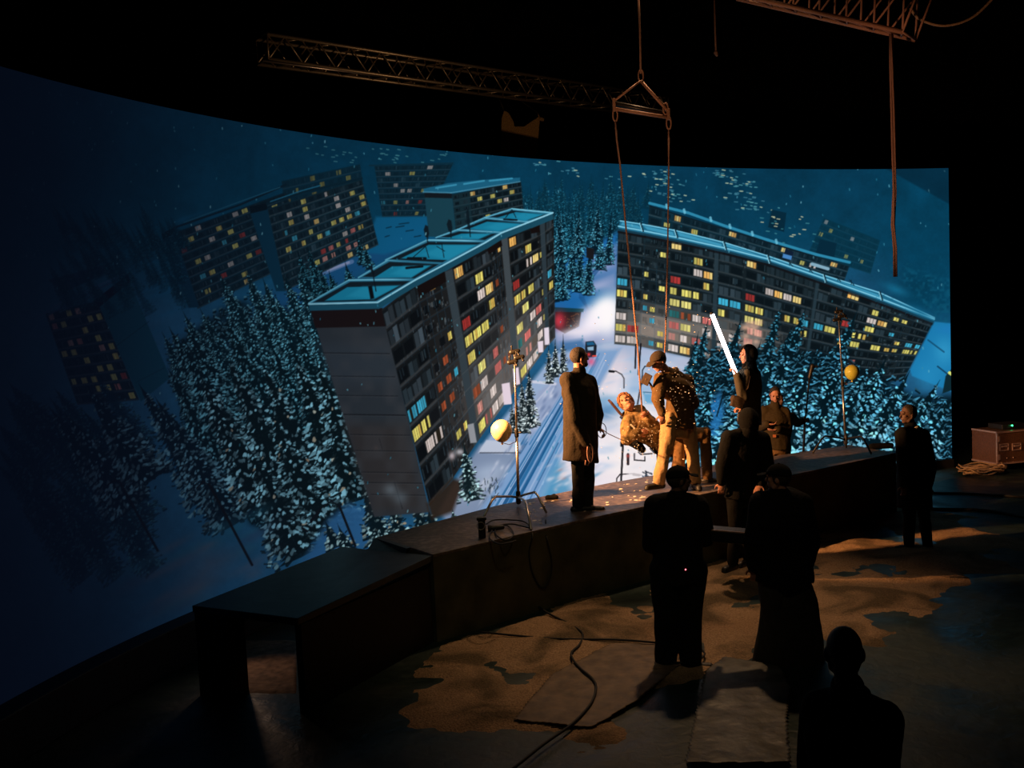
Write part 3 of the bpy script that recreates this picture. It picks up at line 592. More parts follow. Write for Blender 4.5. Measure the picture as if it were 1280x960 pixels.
M = dict(
    black_cloth=mat('black_cloth', (.007, .007, .007), .95, bump=.3, scale=40, spec=.15),
    coat_cloth=mat('dark_wool', (.035, .026, .017), .95, bump=.35, scale=45, spec=.15),
    brown_cloth=mat('brown_canvas', (.14, .082, .034), .9, bump=.4, scale=30, spec=.2),
    camo=mat('camouflage_cloth', (.26, .17, .075), .9, bump=.4, scale=14, var=.8, spec=.2),
    khaki=mat('khaki_cotton', (.46, .30, .15), .9, bump=.35, scale=25, spec=.2),
    brown_trouser=mat('brown_cotton', (.22, .12, .05), .9, bump=.35, scale=25, spec=.2),
    vest=mat('olive_vest', (.045, .032, .014), .9, bump=.4, scale=30, spec=.2),
    olive=mat('olive_hoodie', (.10, .085, .06), .9, bump=.4, scale=30, spec=.2),
    charcoal=mat('charcoal_trouser', (.02, .019, .018), .95, bump=.3, scale=30, spec=.15),
    skin=mat('skin', (.52, .24, .16), .55, bump=.1, scale=60, var=.12, sss=.08),
    skin_dark=mat('dark_skin', (.14, .07, .045), .6, bump=.1, scale=60, var=.12),
    hair=mat('dark_hair', (.03, .018, .01), .7, bump=.6, scale=120),
    hair_brown=mat('brown_hair', (.26, .11, .045), .7, bump=.6, scale=120, var=.4),
    leather=mat('black_leather', (.012, .010, .009), .5, bump=.2, scale=80),
    shoe_brown=mat('brown_leather', (.10, .045, .02), .55, bump=.2, scale=80),
    cap=mat('cap_cloth', (.05, .032, .016), .9, bump=.3, scale=60), cap_black=mat('black_cap', (.010, .010, .010), .95, bump=.2, scale=60, spec=.1),
    white_cloth=mat('white_shirt', (.6, .56, .48), .8, bump=.2), snow_pants=mat('grey_overtrouser', (.045, .042, .03), .9, bump=.4, scale=18),
    steel=mat('brushed_steel', (.55, .50, .46), .32, .9, bump=.05, scale=90), dark_metal=mat('dark_metal', (.05, .045, .04), .45, .7, bump=.1, scale=60),
    aluminium=mat('truss_aluminium', (.42, .36, .26), .4, .8, bump=.08, scale=60), rust_steel=mat('orange_sling', (.40, .20, .12), .6, .2, bump=.3, scale=90),
    rope=mat('pinkish_rope', (.42, .22, .14), .8, bump=.8, scale=200, var=.35), cord=mat('pale_cord', (.6, .32, .25), .8, bump=.5, scale=200),
    black_plastic=mat('black_plastic', (.010, .010, .011), .5, bump=.1, scale=60), rubber=mat('black_rubber', (.008, .008, .008), .7, bump=.1),
    balloon=mat('yellow_balloon', (.72, .68, .10), .35, var=.04, sss=.1), balloon_warm_lit=mat('lit_balloon_cream', (.85, .66, .34), .4, var=.03, sss=.1),  # the cream one is a yellow balloon with warm light in its colour
    burlap=mat('brown_sacking', (.34, .22, .08), .95, bump=.8, scale=60, var=.4), plank=mat('pale_plank', (.30, .17, .10), .8, bump=.4, scale=12, var=.3),
    case_panel=mat('brown_laminate', (.10, .045, .022), .5, bump=.1, scale=40, var=.3), case_edge=mat('case_edge_metal', (.62, .40, .32), .35, .6, bump=.05),
    cable_tan=mat('tan_cable', (.35, .22, .11), .7, bump=.2), flake=mat('foam_flake', (.85, .80, .72), .8), red_led=mat('red_led', (.3, .02, .02), emit=(1, .12, .15), es=6), green_led=mat('green_led', (.02, .3, .05), emit=(.05, 1, .3), es=5),
    tube=mat('lit_tube', (.9, .9, .9), .4, emit=(1.0, .9, .92), es=7), eye=mat('eye', (.02, .015, .012), .2), pouch=mat('brown_pouch', (.06, .035, .02), .8, bump=.3, scale=50),
    end_face_tint=mat('end_face_screen_lit', (.05, .07, .08), .45, bump=.1, scale=14), red_board=mat('red_edged_board', (.07, .028, .02), .6, bump=.2),
    frame_black=mat('frame_black', (.006, .006, .007), .6), patch=mat('orange_patch', (.5, .16, .06), .7),
)

# ---------------------------------------------------------------- geometry kit
class MB:
    def __init__(s): s.v = []; s.f = []
    def add(s, vs, fs):
        o = len(s.v); s.v.extend([tuple(p) for p in vs]); s.f.extend([tuple(i+o for i in f) for f in fs])
    def box(s, c, sx, sy, sz, rot=None):
        R = rot or Matrix.Identity(3); c = V(c)
        P = [c+R @ V((x*sx/2, y*sy/2, z*sz/2)) for x in (-1, 1) for y in (-1, 1) for z in (-1, 1)]
        s.add(P, [(0, 1, 3, 2), (4, 6, 7, 5), (0, 4, 5, 1), (2, 3, 7, 6), (0, 2, 6, 4), (1, 5, 7, 3)])
    def prism(s, base, top):
        n = len(base); s.add(list(base)+list(top), [tuple(range(n))[::-1], tuple(range(n, 2*n))]+[(i, (i+1) % n, n+(i+1) % n, n+i) for i in range(n)])
    def loft(s, rings, caps=True):
        n = len(rings[0]); vs = [p for r in rings for p in r]; fs = []
        for k in range(len(rings)-1):
            for i in range(n): fs.append((k*n+i, k*n+(i+1) % n, (k+1)*n+(i+1) % n, (k+1)*n+i))
        if caps: fs.append(tuple(range(n))[::-1]); fs.append(tuple((len(rings)-1)*n+i for i in range(n)))
        s.add(vs, fs)
    def tube(s, pts, r, n=8, closed=False):
        pts = [V(p) for p in pts]; rr = r if isinstance(r, (list, tuple)) else [r]*len(pts)
        rings = []; up = None
        for k, p in enumerate(pts):
            if closed: d = pts[(k+1) % len(pts)]-pts[k-1]
            else: d = pts[min(k+1, len(pts)-1)]-pts[max(k-1, 0)]
            d.normalize()
            if up is None: up = V((0, 0, 1)) if abs(d.z) < .9 else V((1, 0, 0))
            a = d.cross(up).normalized(); b = a.cross(d).normalized(); up = b
            rings.append([p+(a*math.cos(2*math.pi*i/n)+b*math.sin(2*math.pi*i/n))*rr[k] for i in range(n)])
        if closed: rings.append(rings[0]); s.loft(rings, False)
        else: s.loft(rings)
    def capsule(s, a, b, ra, rb, n=14, flat=None):
        """tapered limb with round ends; flat=(vector, factor) squashes it along a vector"""
        a, b = V(a), V(b); d = b-a; L = d.length
        if L < 1e-5: d = V((0, 0, 1)); L = 1e-5
        d = d/L; x = d.orthogonal().normalized(); y = d.cross(x)
        rings = []
        for k in range(6):
            t = math.pi/2*(1-k/5); rings.append((a-d*ra*math.sin(t), max(ra*math.cos(t), 1e-4)))
        for k in range(6):
            t = math.pi/2*k/5; rings.append((b+d*rb*math.sin(t), max(rb*math.cos(t), 1e-4)))
        R = []
        for c, r in rings:
            q = []
            for i in range(n):
                o = (x*math.cos(2*math.pi*i/n)+y*math.sin(2*math.pi*i/n))*r
                if flat: w = flat[0].normalized(); o = o-w*(o.dot(w))*(1-flat[1])
                q.append(c+o)
            R.append(q)
        s.loft(R)
    def ellipsoid(s, c, R, rx, ry, rz, n=18, m=12):
        rings = []; c = V(c)
        for k in range(m+1):
            t = -math.pi/2+math.pi*k/m; w = max(math.cos(t), 1e-3)
            rings.append([c+R @ V((rx*w*math.cos(2*math.pi*i/n), ry*w*math.sin(2*math.pi*i/n), rz*math.sin(t))) for i in range(n)])
        s.loft(rings)
    def shell(s, c, R, rx, ry, rz, axis, ang, th=.008, n=28, m=14):
        """an open shell (hood, cap crown, hair) left open within ang of axis (local)"""
        ax = V(axis).normalized(); x = ax.orthogonal().normalized(); y = ax.cross(x); c = V(c)
        rings = []
        def ring(t, k):
            q = []
            for i in range(n):
                d = (x*math.cos(2*math.pi*i/n)+y*math.sin(2*math.pi*i/n))*math.sin(t)+ax*math.cos(t)
                q.append(c+R @ V((d.x*(rx-k), d.y*(ry-k), d.z*(rz-k))))
            return q
        a0 = math.radians(ang)
        for k in range(m): rings.append(ring(a0+(math.pi-.03-a0)*k/(m-1), 0))
        inner = [ring(a0+(math.pi-.03-a0)*k/(m-1), th) for k in range(m)]
        s.loft(inner[::-1]+rings)
    def mesh(s, name):
        me = bpy.data.meshes.new(name); me.from_pydata(s.v, [], s.f); me.update()
        bm = bmesh.new(); bm.from_mesh(me); bmesh.ops.recalc_face_normals(bm, faces=bm.faces); bm.to_mesh(me); bm.free()
        return me
    def build(s, name, m, parent=None, smooth=False, bevel=0, loc=None):
        me = s.mesh(name); me.materials.append(m)
        if smooth: me.polygons.foreach_set('use_smooth', [True]*len(me.polygons))
        o = bpy.data.objects.new(name, me); col.objects.link(o)
        if loc is not None:
            loc = V(loc); me.transform(Matrix.Translation(-loc)); o.location = loc
        if parent: attach(o, parent)
        if bevel:
            b = o.modifiers.new('bevel', 'BEVEL'); b.width = bevel; b.segments = 2; b.limit_method = 'ANGLE'
        return o
def attach(o, parent):
    o.parent = parent
    o.matrix_parent_inverse = Matrix.Translation(-parent.location)
def tag(o, label=None, cat=None, group=None, kind=None):
    if label: o['label'] = label
    if cat: o['category'] = cat
    if group: o['group'] = group
    if kind: o['kind'] = kind
    return o
def empty(name, loc, label, cat, group=None):
    o = bpy.data.objects.new(name, None); col.objects.link(o); o.location = loc; o.empty_display_size = .2
    return tag(o, label, cat, group)
bench = bpy.data.scenes.new('bench')              # a side scene where single shapes are melted, removed at the end
def fuse(mb, name, m, parent, voxel=.01, smooth=3, wrinkle=0, wscale=9.0, seed=0):
    """melt overlapping closed shapes into one continuous skin"""
    me = mb.mesh(name+'_raw'); o = bpy.data.objects.new(name, me); bench.collection.objects.link(o)
    r = o.modifiers.new('r', 'REMESH'); r.mode = 'VOXEL'; r.voxel_size = voxel; r.use_smooth_shade = True
    if smooth:
        k = o.modifiers.new('s', 'SMOOTH'); k.iterations = smooth; k.factor = .5
    with bpy.context.temp_override(scene=bench, view_layer=bench.view_layers[0]):
        dg = bpy.context.evaluated_depsgraph_get(); new = bpy.data.meshes.new_from_object(o.evaluated_get(dg))
    bench.collection.objects.unlink(o); col.objects.link(o)
    o.modifiers.clear(); o.data = new; bpy.data.meshes.remove(me); new.name = name
    if wrinkle:
        off = V((seed*7.3, seed*3.1, 0))
        nn_ = len(new.vertices); cc = np.empty(nn_*3, np.float32); no = np.empty(nn_*3, np.float32); new.vertices.foreach_get('co', cc); new.vertex_normals.foreach_get('vector', no)
        cc = cc.reshape(-1, 3); no = no.reshape(-1, 3); nz1 = mnoise.noise; ww = np.empty(nn_, np.float32)
        for i_, (x, y, z) in enumerate((cc*wscale+np.array(off)).tolist()): ww[i_] = nz1((x, y, z*.55))+.5*nz1((x*2.3, y*2.3, z*1.2))
        cc += no*(ww*wrinkle)[:, None]; new.vertices.foreach_set('co', cc.reshape(-1))
        new.update()
    new.materials.clear(); new.materials.append(m)
    new.polygons.foreach_set('use_smooth', [True]*len(new.polygons))
    if parent: attach(o, parent)
    return o
def rotm(yaw, pitch=0, roll=0):                     # local -Y is the face direction
    return Matrix.Rotation(math.radians(yaw), 3, 'Z') @ Matrix.Rotation(math.radians(pitch), 3, 'X') @ Matrix.Rotation(math.radians(roll), 3, 'Y')

# ---------------------------------------------------------------- camera
cam = bpy.data.cameras.new('camera'); camo = bpy.data.objects.new('camera', cam); col.objects.link(camo)
cam.sensor_width = 36; cam.lens = FPX/1280*36; cam.clip_end = 200
mw = Matrix((_r, _u, -_f)).transposed().to_4x4(); mw.translation = EYE; camo.matrix_world = mw
scn.camera = camo
scn.view_settings.view_transform = 'Standard'; scn.view_settings.look = 'None'; scn.view_settings.exposure = 0; scn.view_settings.gamma = 1
scn.view_settings.use_curve_mapping = False
w = bpy.data.worlds.new('dark_hall'); scn.world = w; w.use_nodes = True
w.node_tree.nodes['Background'].inputs[0].default_value = (.25, .3, .5, 1); w.node_tree.nodes['Background'].inputs[1].default_value = .0012

# ---------------------------------------------------------------- LED wall
TOPZ, BOTZ = 5.35, .16
tops = [(-190, 22), (-120, 47), (-60, 66), (0, 83), (80, 103), (195, 132), (320, 156), (400, 169), (480, 180), (560, 190), (640, 196), (700, 200), (775, 205), (860, 209), (960, 211), (1060, 211.5), (1189, 210)]
def interp(x, T):
    for a, b in zip(T[:-1], T[1:]):
        if x <= b[0]: return a[1]+(b[1]-a[1])*(x-a[0])/(b[0]-a[0])
    return T[-1][1]
plan = []
for x, y in tops: p = atz(x, y, TOPZ); plan.append((p.x, p.y))
# smooth plan curve through the measured points, read off along pixel columns
def smooth_plan(n):
    P_ = np.array(plan); t = np.concatenate([[0], np.cumsum(np.hypot(*np.diff(P_, axis=0).T))]); tt = np.linspace(0, t[-1], n)
    cx = np.polyfit(t, P_[:, 0], 5); cy = np.polyfit(t, P_[:, 1], 5)
    return np.polyval(cx, tt), np.polyval(cy, tt)
NU, NV = 1500, 620
xx, yy = smooth_plan(6000)
# even spacing as the picture needs it (finer where the wall is far)
ppx = np.array([topx(V((x, y, 2.5)))[0] for x, y in zip(xx[::20], yy[::20])]); s_ = np.arange(0, 6000, 20)
target = np.linspace(ppx[0], ppx[-1], NU); si = np.interp(target, ppx, s_)
wx = np.interp(si, np.arange(6000), xx); wy = np.interp(si, np.arange(6000), yy)
zz = np.linspace(BOTZ, TOPZ, NV)
co = np.zeros((NV, NU, 3), np.float32); co[..., 0] = wx[None]; co[..., 1] = wy[None]; co[..., 2] = zz[:, None]
q = co.reshape(-1, 3)-np.array(EYE, np.float32)
dz_ = q @ np.array(_f, np.float32); pxs = 640+FPX*(q @ np.array(_r, np.float32))/dz_; pys = 480-FPX*(q @ np.array(_u, np.float32))/dz_
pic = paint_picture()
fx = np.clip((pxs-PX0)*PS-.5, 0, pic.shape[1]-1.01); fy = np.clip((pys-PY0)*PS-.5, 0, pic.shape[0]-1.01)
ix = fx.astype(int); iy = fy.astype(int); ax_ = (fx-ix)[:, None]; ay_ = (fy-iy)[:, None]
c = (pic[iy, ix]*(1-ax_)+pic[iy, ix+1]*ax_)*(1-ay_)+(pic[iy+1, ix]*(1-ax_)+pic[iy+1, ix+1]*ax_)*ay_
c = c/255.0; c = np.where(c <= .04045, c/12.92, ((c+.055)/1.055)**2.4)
me = bpy.data.meshes.new('led_screen')
nv = NU*NV; idx = np.arange(nv, dtype=np.int32).reshape(NV, NU)
quads = np.stack([idx[:-1, :-1], idx[:-1, 1:], idx[1:, 1:], idx[1:, :-1]], -1).reshape(-1, 4)
me.vertices.add(nv); me.vertices.foreach_set('co', co.reshape(-1).astype(np.float32))
me.loops.add(quads.size); me.loops.foreach_set('vertex_index', quads.reshape(-1).astype(np.int32))
me.polygons.add(len(quads)); me.polygons.foreach_set('loop_start', np.arange(0, quads.size, 4, dtype=np.int32))
me.update(calc_edges=True)
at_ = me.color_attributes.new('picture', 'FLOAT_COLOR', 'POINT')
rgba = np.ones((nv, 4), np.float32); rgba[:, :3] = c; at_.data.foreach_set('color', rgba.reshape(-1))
sm, N, L, b = new_mat('led_picture')
N.remove(b); e = N.new('ShaderNodeEmission'); a = N.new('ShaderNodeAttribute'); a.attribute_name = 'picture'
L.new(a.outputs['Color'], e.inputs['Color']); e.inputs['Strength'].default_value = 1.0
L.new(e.outputs[0], N['Material Output'].inputs['Surface'])
sm.cycles.emission_sampling = 'NONE'
me.materials.append(sm)
led = bpy.data.objects.new('led_screen', me); col.objects.link(led)
tag(led, 'huge curved video wall showing snowy apartment blocks and pine trees at night', 'screen')
def wall_at(px):                                     # point of the wall foot under a picture column
    i = int(np.clip(np.searchsorted(target, px), 1, NU-2)); t = V((wx[i+1]-wx[i-1], wy[i+1]-wy[i-1], 0)).normalized(); nrm = V((t.y, -t.x, 0))
    return V((wx[i], wy[i], 0)), t, nrm
# the wall's steel backing
bk = MB(); K = list(range(0, NU, 30))+[NU-1]
fr, ba = [], []
for i in K:
    i0, i1 = max(0, i-5), min(NU-1, i+5); t = V((wx[i1]-wx[i0], wy[i1]-wy[i0], 0)).normalized(); nn = V((t.y, -t.x, 0))
    fr.append(V((wx[i], wy[i], 0))-nn*.012); ba.append(V((wx[i], wy[i], 0))-nn*.14)
rings = [[a+V((0, 0, BOTZ)), a+V((0, 0, TOPZ)), b_+V((0, 0, TOPZ)), b_+V((0, 0, BOTZ))] for a, b_ in zip(fr, ba)]
bk.loft(rings); bk.build('screen_backing', M['frame_black'], led)
kb = MB(); rings = []
for i in K:
    i0, i1 = max(0, i-5), min(NU-1, i+5); t = V((wx[i1]-wx[i0], wy[i1]-wy[i0], 0)).normalized(); nn = V((t.y, -t.x, 0)); p = V((wx[i], wy[i], 0))
    rings.append([p+nn*.06, p+nn*.06+V((0, 0, .15)), p-nn*.16+V((0, 0, .15)), p-nn*.16])
kb.loft(rings); kb.build('base_rail', M['frame_black'], led)

# ---------------------------------------------------------------- floor, walls
fm, N, L, b = new_mat('studio_floor')
tc = N.new('ShaderNodeTexCoord')
def nz_(scale, detail=6, dist=0, mapping=None):
    n = N.new('ShaderNodeTexNoise'); n.inputs['Scale'].default_value = scale; n.inputs['Detail'].default_value = detail; n.inputs['Distortion'].default_value = dist
    L.new((mapping or tc).outputs[0 if mapping else 'Object'], n.inputs['Vector']); return n
def ramp(src, p0, c0, p1, c1):
    r = N.new('ShaderNodeValToRGB'); r.color_ramp.elements[0].position = p0; r.color_ramp.elements[1].position = p1
    r.color_ramp.elements[0].color = c0; r.color_ramp.elements[1].color = c1; L.new(src, r.inputs['Fac']); return r
n1 = nz_(9, 8, .6); n2 = nz_(.9, 5, .8); n3 = nz_(60, 3)
vin = ramp(n1.outputs['Fac'], .3, (.010, .022, .018, 1), .75, (.03, .052, .044, 1))
L.new(vin.outputs['Color'], b.inputs['Base Color'])
rr = ramp(n2.outputs['Fac'], .35, (.28, .28, .28, 1), .65, (.6, .6, .6, 1)); L.new(rr.outputs['Color'], b.inputs['Roughness'])
bp = N.new('ShaderNodeBump'); bp.inputs['Strength'].default_value = .35; bp.inputs['Distance'].default_value = .02; L.new(n1.outputs['Fac'], bp.inputs['Height']); L.new(bp.outputs['Normal'], b.inputs['Normal'])
mb = MB(); mb.box((2, 10, -.05), 40, 40, .1); fl = mb.build('floor', fm); tag(fl, kind='structure')
wm = mat('black_drape', (.006, .006, .007), .95, bump=.3, scale=6)
for nm, c_, sx, sy in (('wall_back', (2, 30, 6), 40, .2), ('wall_left', (-18, 10, 6), .2, 40), ('wall_right', (22, 10, 6), .2, 40)):
    mb = MB(); mb.box(c_, sx, sy, 12); tag(mb.build(nm, wm), kind='structure')
mb = MB(); mb.box((2, 10, 12.05), 40, 40, .1); tag(mb.build('ceiling', wm), kind='structure')

# sand: a thin uneven spread with ragged edges
def poly_in(poly, x, y):
    return inside([(p[0], p[1]) for p in poly], x, y)
def edge_dist(poly, x, y):
    d = 1e9
    for a, b in zip(poly, poly[1:]+poly[:1]):
        dx, dy = b[0]-a[0], b[1]-a[1]; t = max(0, min(1, ((x-a[0])*dx+(y-a[1])*dy)/(dx*dx+dy*dy))); d = min(d, math.hypot(x-a[0]-t*dx, y-a[1]-t*dy))
    return d
sand_px = [(500, 850), (530, 815), (590, 788), (680, 755), (813, 722), (900, 700), (1000, 672), (1120, 632), (1175, 640), (1260, 665), (1285, 700), (1200, 735), (1130, 770), (1080, 800), (1010, 800), (905, 850), (830, 850), (740, 900), (650, 915), (570, 915), (510, 890)]
sand_poly = [tuple(atz(x, y, 0)[:2]) for x, y in sand_px]
xs = [p[0] for p in sand_poly]; ys = [p[1] for p in sand_poly]
st = .05; gx = int((max(xs)-min(xs)+1.2)/st); gy = int((max(ys)-min(ys)+1.2)/st); x0, y0 = min(xs)-.6, min(ys)-.6
keep_off = [tuple(atz(px_, py_, .87)[:2]) for px_, py_ in ((240, 757), (372, 773), (541, 693), (725, 650), (1120, 566), (1062, 556), (765, 603), (472, 671))]
Z = {}; vs = []; fs = []
for j in range(gy+1):
    for i in range(gx+1):
        x, y = x0+i*st, y0+j*st; d = edge_dist(sand_poly, x, y)*(1 if poly_in(sand_poly, x, y) else -1)
        if d < -.6 or (keep_off and inside(keep_off, x, y)): continue
        n = mnoise.fractal(V((x*1.1, y*1.1, 3)), 1, 2, 5); n2_ = mnoise.noise(V((x*5, y*5, 9)))*.5+mnoise.noise(V((x*13, y*13, 2)))*.3
        h = min(.03, (d+.08)*.06)+n*.045+n2_*.014-.010
        Z[i, j] = len(vs); vs.append((x, y, max(h, -.02)))
for j in range(gy):
    for i in range(gx):
        k = [Z.get((i, j)), Z.get((i+1, j)), Z.get((i+1, j+1)), Z.get((i, j+1))]
        if None in k or max(vs[t][2] for t in k) < -.012: continue
        fs.append(tuple(k))
mb = MB(); mb.add(vs, fs)
sandm, N, L, b = new_mat('brown_sand')
tc = N.new('ShaderNodeTexCoord'); s1 = nz_(1.3, 7, .8); s2 = nz_(60, 4)
sa = ramp(s1.outputs['Fac'], .38, (.17, .12, .07, 1), .54, (.45, .29, .17, 1)); sb = ramp(s2.outputs['Fac'], .3, (.55, .55, .55, 1), .7, (1.2, 1.2, 1.2, 1))
mx = N.new('ShaderNodeMix'); mx.data_type = 'RGBA'; mx.blend_type = 'MULTIPLY'; mx.inputs[0].default_value = 1; L.new(sa.outputs['Color'], mx.inputs[6]); L.new(sb.outputs['Color'], mx.inputs[7]); L.new(mx.outputs[2], b.inputs['Base Color'])
b.inputs['Roughness'].default_value = .95; b.inputs['Specular IOR Level'].default_value = .15
bp = N.new('ShaderNodeBump'); bp.inputs['Strength'].default_value = 1; bp.inputs['Distance'].default_value = .02; L.new(s2.outputs['Fac'], bp.inputs['Height']); L.new(bp.outputs['Normal'], b.inputs['Normal'])
sd = mb.build('sand_layer', sandm, smooth=True); tag(sd, 'thin spread of brown sand on the studio floor before the long platform', 'sand', kind='stuff')
def sheet(name, px, label, m, zoff=.012, amp=.014, sc=2.2):
    pl = [tuple(atz(x, y, 0)[:2]) for x, y in px]; xs = [p[0] for p in pl]; ys = [p[1] for p in pl]
    st = .018; vs = []; fs = []; Z = {}
    for j in range(int((max(ys)-min(ys))/st)+2):
        for i in range(int((max(xs)-min(xs))/st)+2):
            x, y = min(xs)+i*st, min(ys)+j*st
            if not poly_in(pl, x, y) : continue
            r = abs(mnoise.noise(V((x*sc, y*sc, 4))))*1.2+mnoise.noise(V((x*sc*3, y*sc*3, 7)))*.4
            Z[i, j] = len(vs); vs.append((x, y, zoff+.03+r*amp))
    for (i, j), a_ in Z.items():
        k = [a_, Z.get((i+1, j)), Z.get((i+1, j+1)), Z.get((i, j+1))]
        if None not in k: fs.append(tuple(k))
    mb = MB(); mb.add(vs, fs); o = mb.build(name, m, smooth=True)
    s_ = o.modifiers.new('t', 'SOLIDIFY'); s_.thickness = .004
    return tag(o, label, 'ground sheet')
sheetm = mat('grey_sheet', (.11, .105, .085), .42, bump=.5, scale=9, var=.5)
sheet('ground_sheet', [(855, 962), (868, 900), (880, 845), (905, 826), (975, 838), (990, 868), (985, 905), (990, 962)], 'wrinkled grey ground sheet on the floor between the two men in caps', sheetm)
sheet2m = mat('brown_sheet', (.16, .105, .06), .6, bump=.5, scale=9, var=.4)
sheet('ground_sheet', [(640, 905), (690, 845), (760, 810), (830, 805), (850, 835), (800, 880), (740, 915)], 'creased brown ground sheet on the sand left of the man in black cap', sheet2m, .0, .02, 1.6)

# ---------------------------------------------------------------- long platform
PZ = .87
F1, F2, F3 = atz(541, 693, PZ), atz(725, 650, PZ), atz(1120, 566, PZ)
B1, B2, B3, B4 = atz(472, 671, PZ), atz(620, 632, PZ), atz(765, 603, PZ), atz(1062, 556, PZ)
B2b = atz(900, 580, PZ)
def down0(p, z=0): return V((p.x, p.y, z))
topm, N, L, b = new_mat('worn_plinth_top')
tc = N.new('ShaderNodeTexCoord'); na = nz_(1.6, 6, .5); nb = nz_(14, 6, .3)
ra = ramp(na.outputs['Fac'], .35, (.085, .062, .05, 1), .7, (.20, .15, .125, 1)); rb = ramp(nb.outputs['Fac'], .45, (.65, .65, .65, 1), .62, (1.25, 1.25, 1.25, 1))
mx = N.new('ShaderNodeMix'); mx.data_type = 'RGBA'; mx.blend_type = 'MULTIPLY'; mx.inputs[0].default_value = 1; L.new(ra.outputs['Color'], mx.inputs[6]); L.new(rb.outputs['Color'], mx.inputs[7]); L.new(mx.outputs[2], b.inputs['Base Color'])
b.inputs['Roughness'].default_value = .5; bp = N.new('ShaderNodeBump'); bp.inputs['Strength'].default_value = .3; bp.inputs['Distance'].default_value = .02; L.new(nb.outputs['Fac'], bp.inputs['Height']); L.new(bp.outputs['Normal'], b.inputs['Normal'])
sidem = mat('dark_green_cladding', (.075, .068, .035), .75, bump=.3, scale=3, var=.4, spec=.3)
plat = empty('stage_platform', down0((F1+F3)/2), 'long waist-high dark platform with worn brown top that four men stand or lie on', 'platform')
ring_f = [F1, F2, F3]; ring_b = [B4, B2b, B3, B2, B1]; outline = ring_f+ring_b
mb = MB(); mb.prism([down0(p) for p in outline], [down0(p, PZ-.03) for p in outline]); mb.build('cladding', sidem, plat)
mb = MB(); mb.prism([down0(p, PZ-.03) for p in outline], outline); mb.build('deck', topm, plat, bevel=.006)
for x, yt in ((900, 612), (972, 597), (705, 654)):
    p = atz(x, yt, PZ); d = (F3-F2).normalized() if x > 725 else (F2-F1).normalized(); n = V((d.y, -d.x, 0))
    sm_ = MB(); sm_.box(down0(p, .42)+n*.004, .012, .012, .8); sm_.build('joint_strip', M['frame_black'], plat)
# snow powder left on the deck
pw = MB(); rnd = random.Random(5)
for _ in range(150):
    px_ = rnd.uniform(655, 880); t = rnd.random(); yb = interp(px_, [(620, 632), (765, 603), (900, 580)]); yf = interp(px_, [(541, 693), (725, 650), (1120, 566)])
    p = atz(px_, yb+(yf-yb)*rnd.uniform(.1, .9), PZ)
    if mnoise.noise(V((p.x*2.5, p.y*2.5, 1))) < .05: continue
    r_ = rnd.uniform(.006, .022); pw.ellipsoid(p+V((0, 0, .001)), rotm(rnd.uniform(0, 180)), r_*1.6, r_, .004, 7, 4)
tag(pw.build('snow_powder', M['flake'], None), 'thin patches of white powder on the platform around the men', 'powder', kind='stuff')
# platform end face at the step, with blue screen light put into its colour
mb = MB(); a, b_ = atz(474, 671, PZ+.0), atz(514, 684, PZ); c_, d_ = atz(512, 692, .79), atz(464, 687, .79)
nn = V((-.04, -.05, 0)); mb.prism([a, b_, c_, d_], [a+nn, b_+nn, c_+nn, d_+nn]); pn = mb.build('end_face_panel', M['end_face_tint']); tag(pn, 'small panel for the platform end face above the low table, blue screen light in its colour', 'panel')
# low table at the left end
tt = empty('low_table', down0(atz(400, 730, .8)), 'large dark flat-topped table at the left end of the long platform', 'table')
tp = [atz(240, 757, .80), atz(372, 773, .80), atz(541, 694, .855), atz(470, 688, .80), atz(427, 683, .79)]
mb = MB(); mb.prism([p-V((0, 0, .06)) for p in tp], tp)
tabm = mat('dark_table_top', (.040, .046, .048), .42, bump=.2, scale=5, var=.35); mb.build('table_top', tabm, tt, bevel=.005)
def slab(mb, a, b, th, z0, z1, side=1):
    d = (b-a); d.z = 0; d.normalize(); n = V((-d.y, d.x, 0))*th*side
    mb.prism([down0(a, z0), down0(b, z0), down0(b, z0)+n, down0(a, z0)+n], [down0(a, z1), down0(b, z1), down0(b, z1)+n, down0(a, z1)+n])
mb = MB(); slab(mb, tp[1]+V((.02, .02, 0)), tp[2]+V((-.03, -.02, 0)), .04, 0, .74); mb.build('front_panel', M['frame_black'], tt)
for x0_, x1_ in ((240, 281), (366, 372)):
    f0, f1 = (x0_-240)/132, (x1_-240)/132; a = tp[0].lerp(tp[1], f0); b_ = tp[0].lerp(tp[1], f1); mb = MB(); slab(mb, a+V((.01, .02, 0)), b_+V((.01, .02, 0)), .05 if x0_ > 300 else .22, 0, .74); mb.build('leg', M['frame_black'], tt)
mb = MB(); mb.box(atz(408, 757, .80)+V((0, 0, .004)), .012, .012, .008); mb.build('indicator_light', M['red_led'], tt)
# wooden boards behind it, and a floor patch with warm light painted in
for pp, l in ((((283, 800), (325, 781), (312, 778), (280, 792)), 'pale plank on the floor seen through the opening under the low table'), (((222, 800), (262, 784), (250, 780), (212, 795)), 'pale plank on the floor left of the low table leg')):
    mb = MB(); q_ = [atz(x, y, .02) for x, y in pp]; mb.prism([down0(p, .0) for p in q_], [down0(p, .03) for p in q_]); tag(mb.build('plank', M['plank']), l, 'plank')
mb = MB(); vs = []; fs = []
gp = [atz(285, 868, 0), atz(372, 868, 0), atz(372, 800, 0), atz(285, 800, 0)]
for j in range(31):
    for i in range(31):
        p = gp[0].lerp(gp[1], i/30).lerp(gp[3].lerp(gp[2], i/30), j/30); e_ = min(i, 30-i, j, 30-j)
        vs.append((p.x, p.y, -.01 if e_ == 0 else .012+.012*mnoise.noise(V((p.x*6, p.y*6, 0)))))
for j in range(30):
    for i in range(30): fs.append((j*31+i, j*31+i+1, (j+1)*31+i+1, (j+1)*31+i))
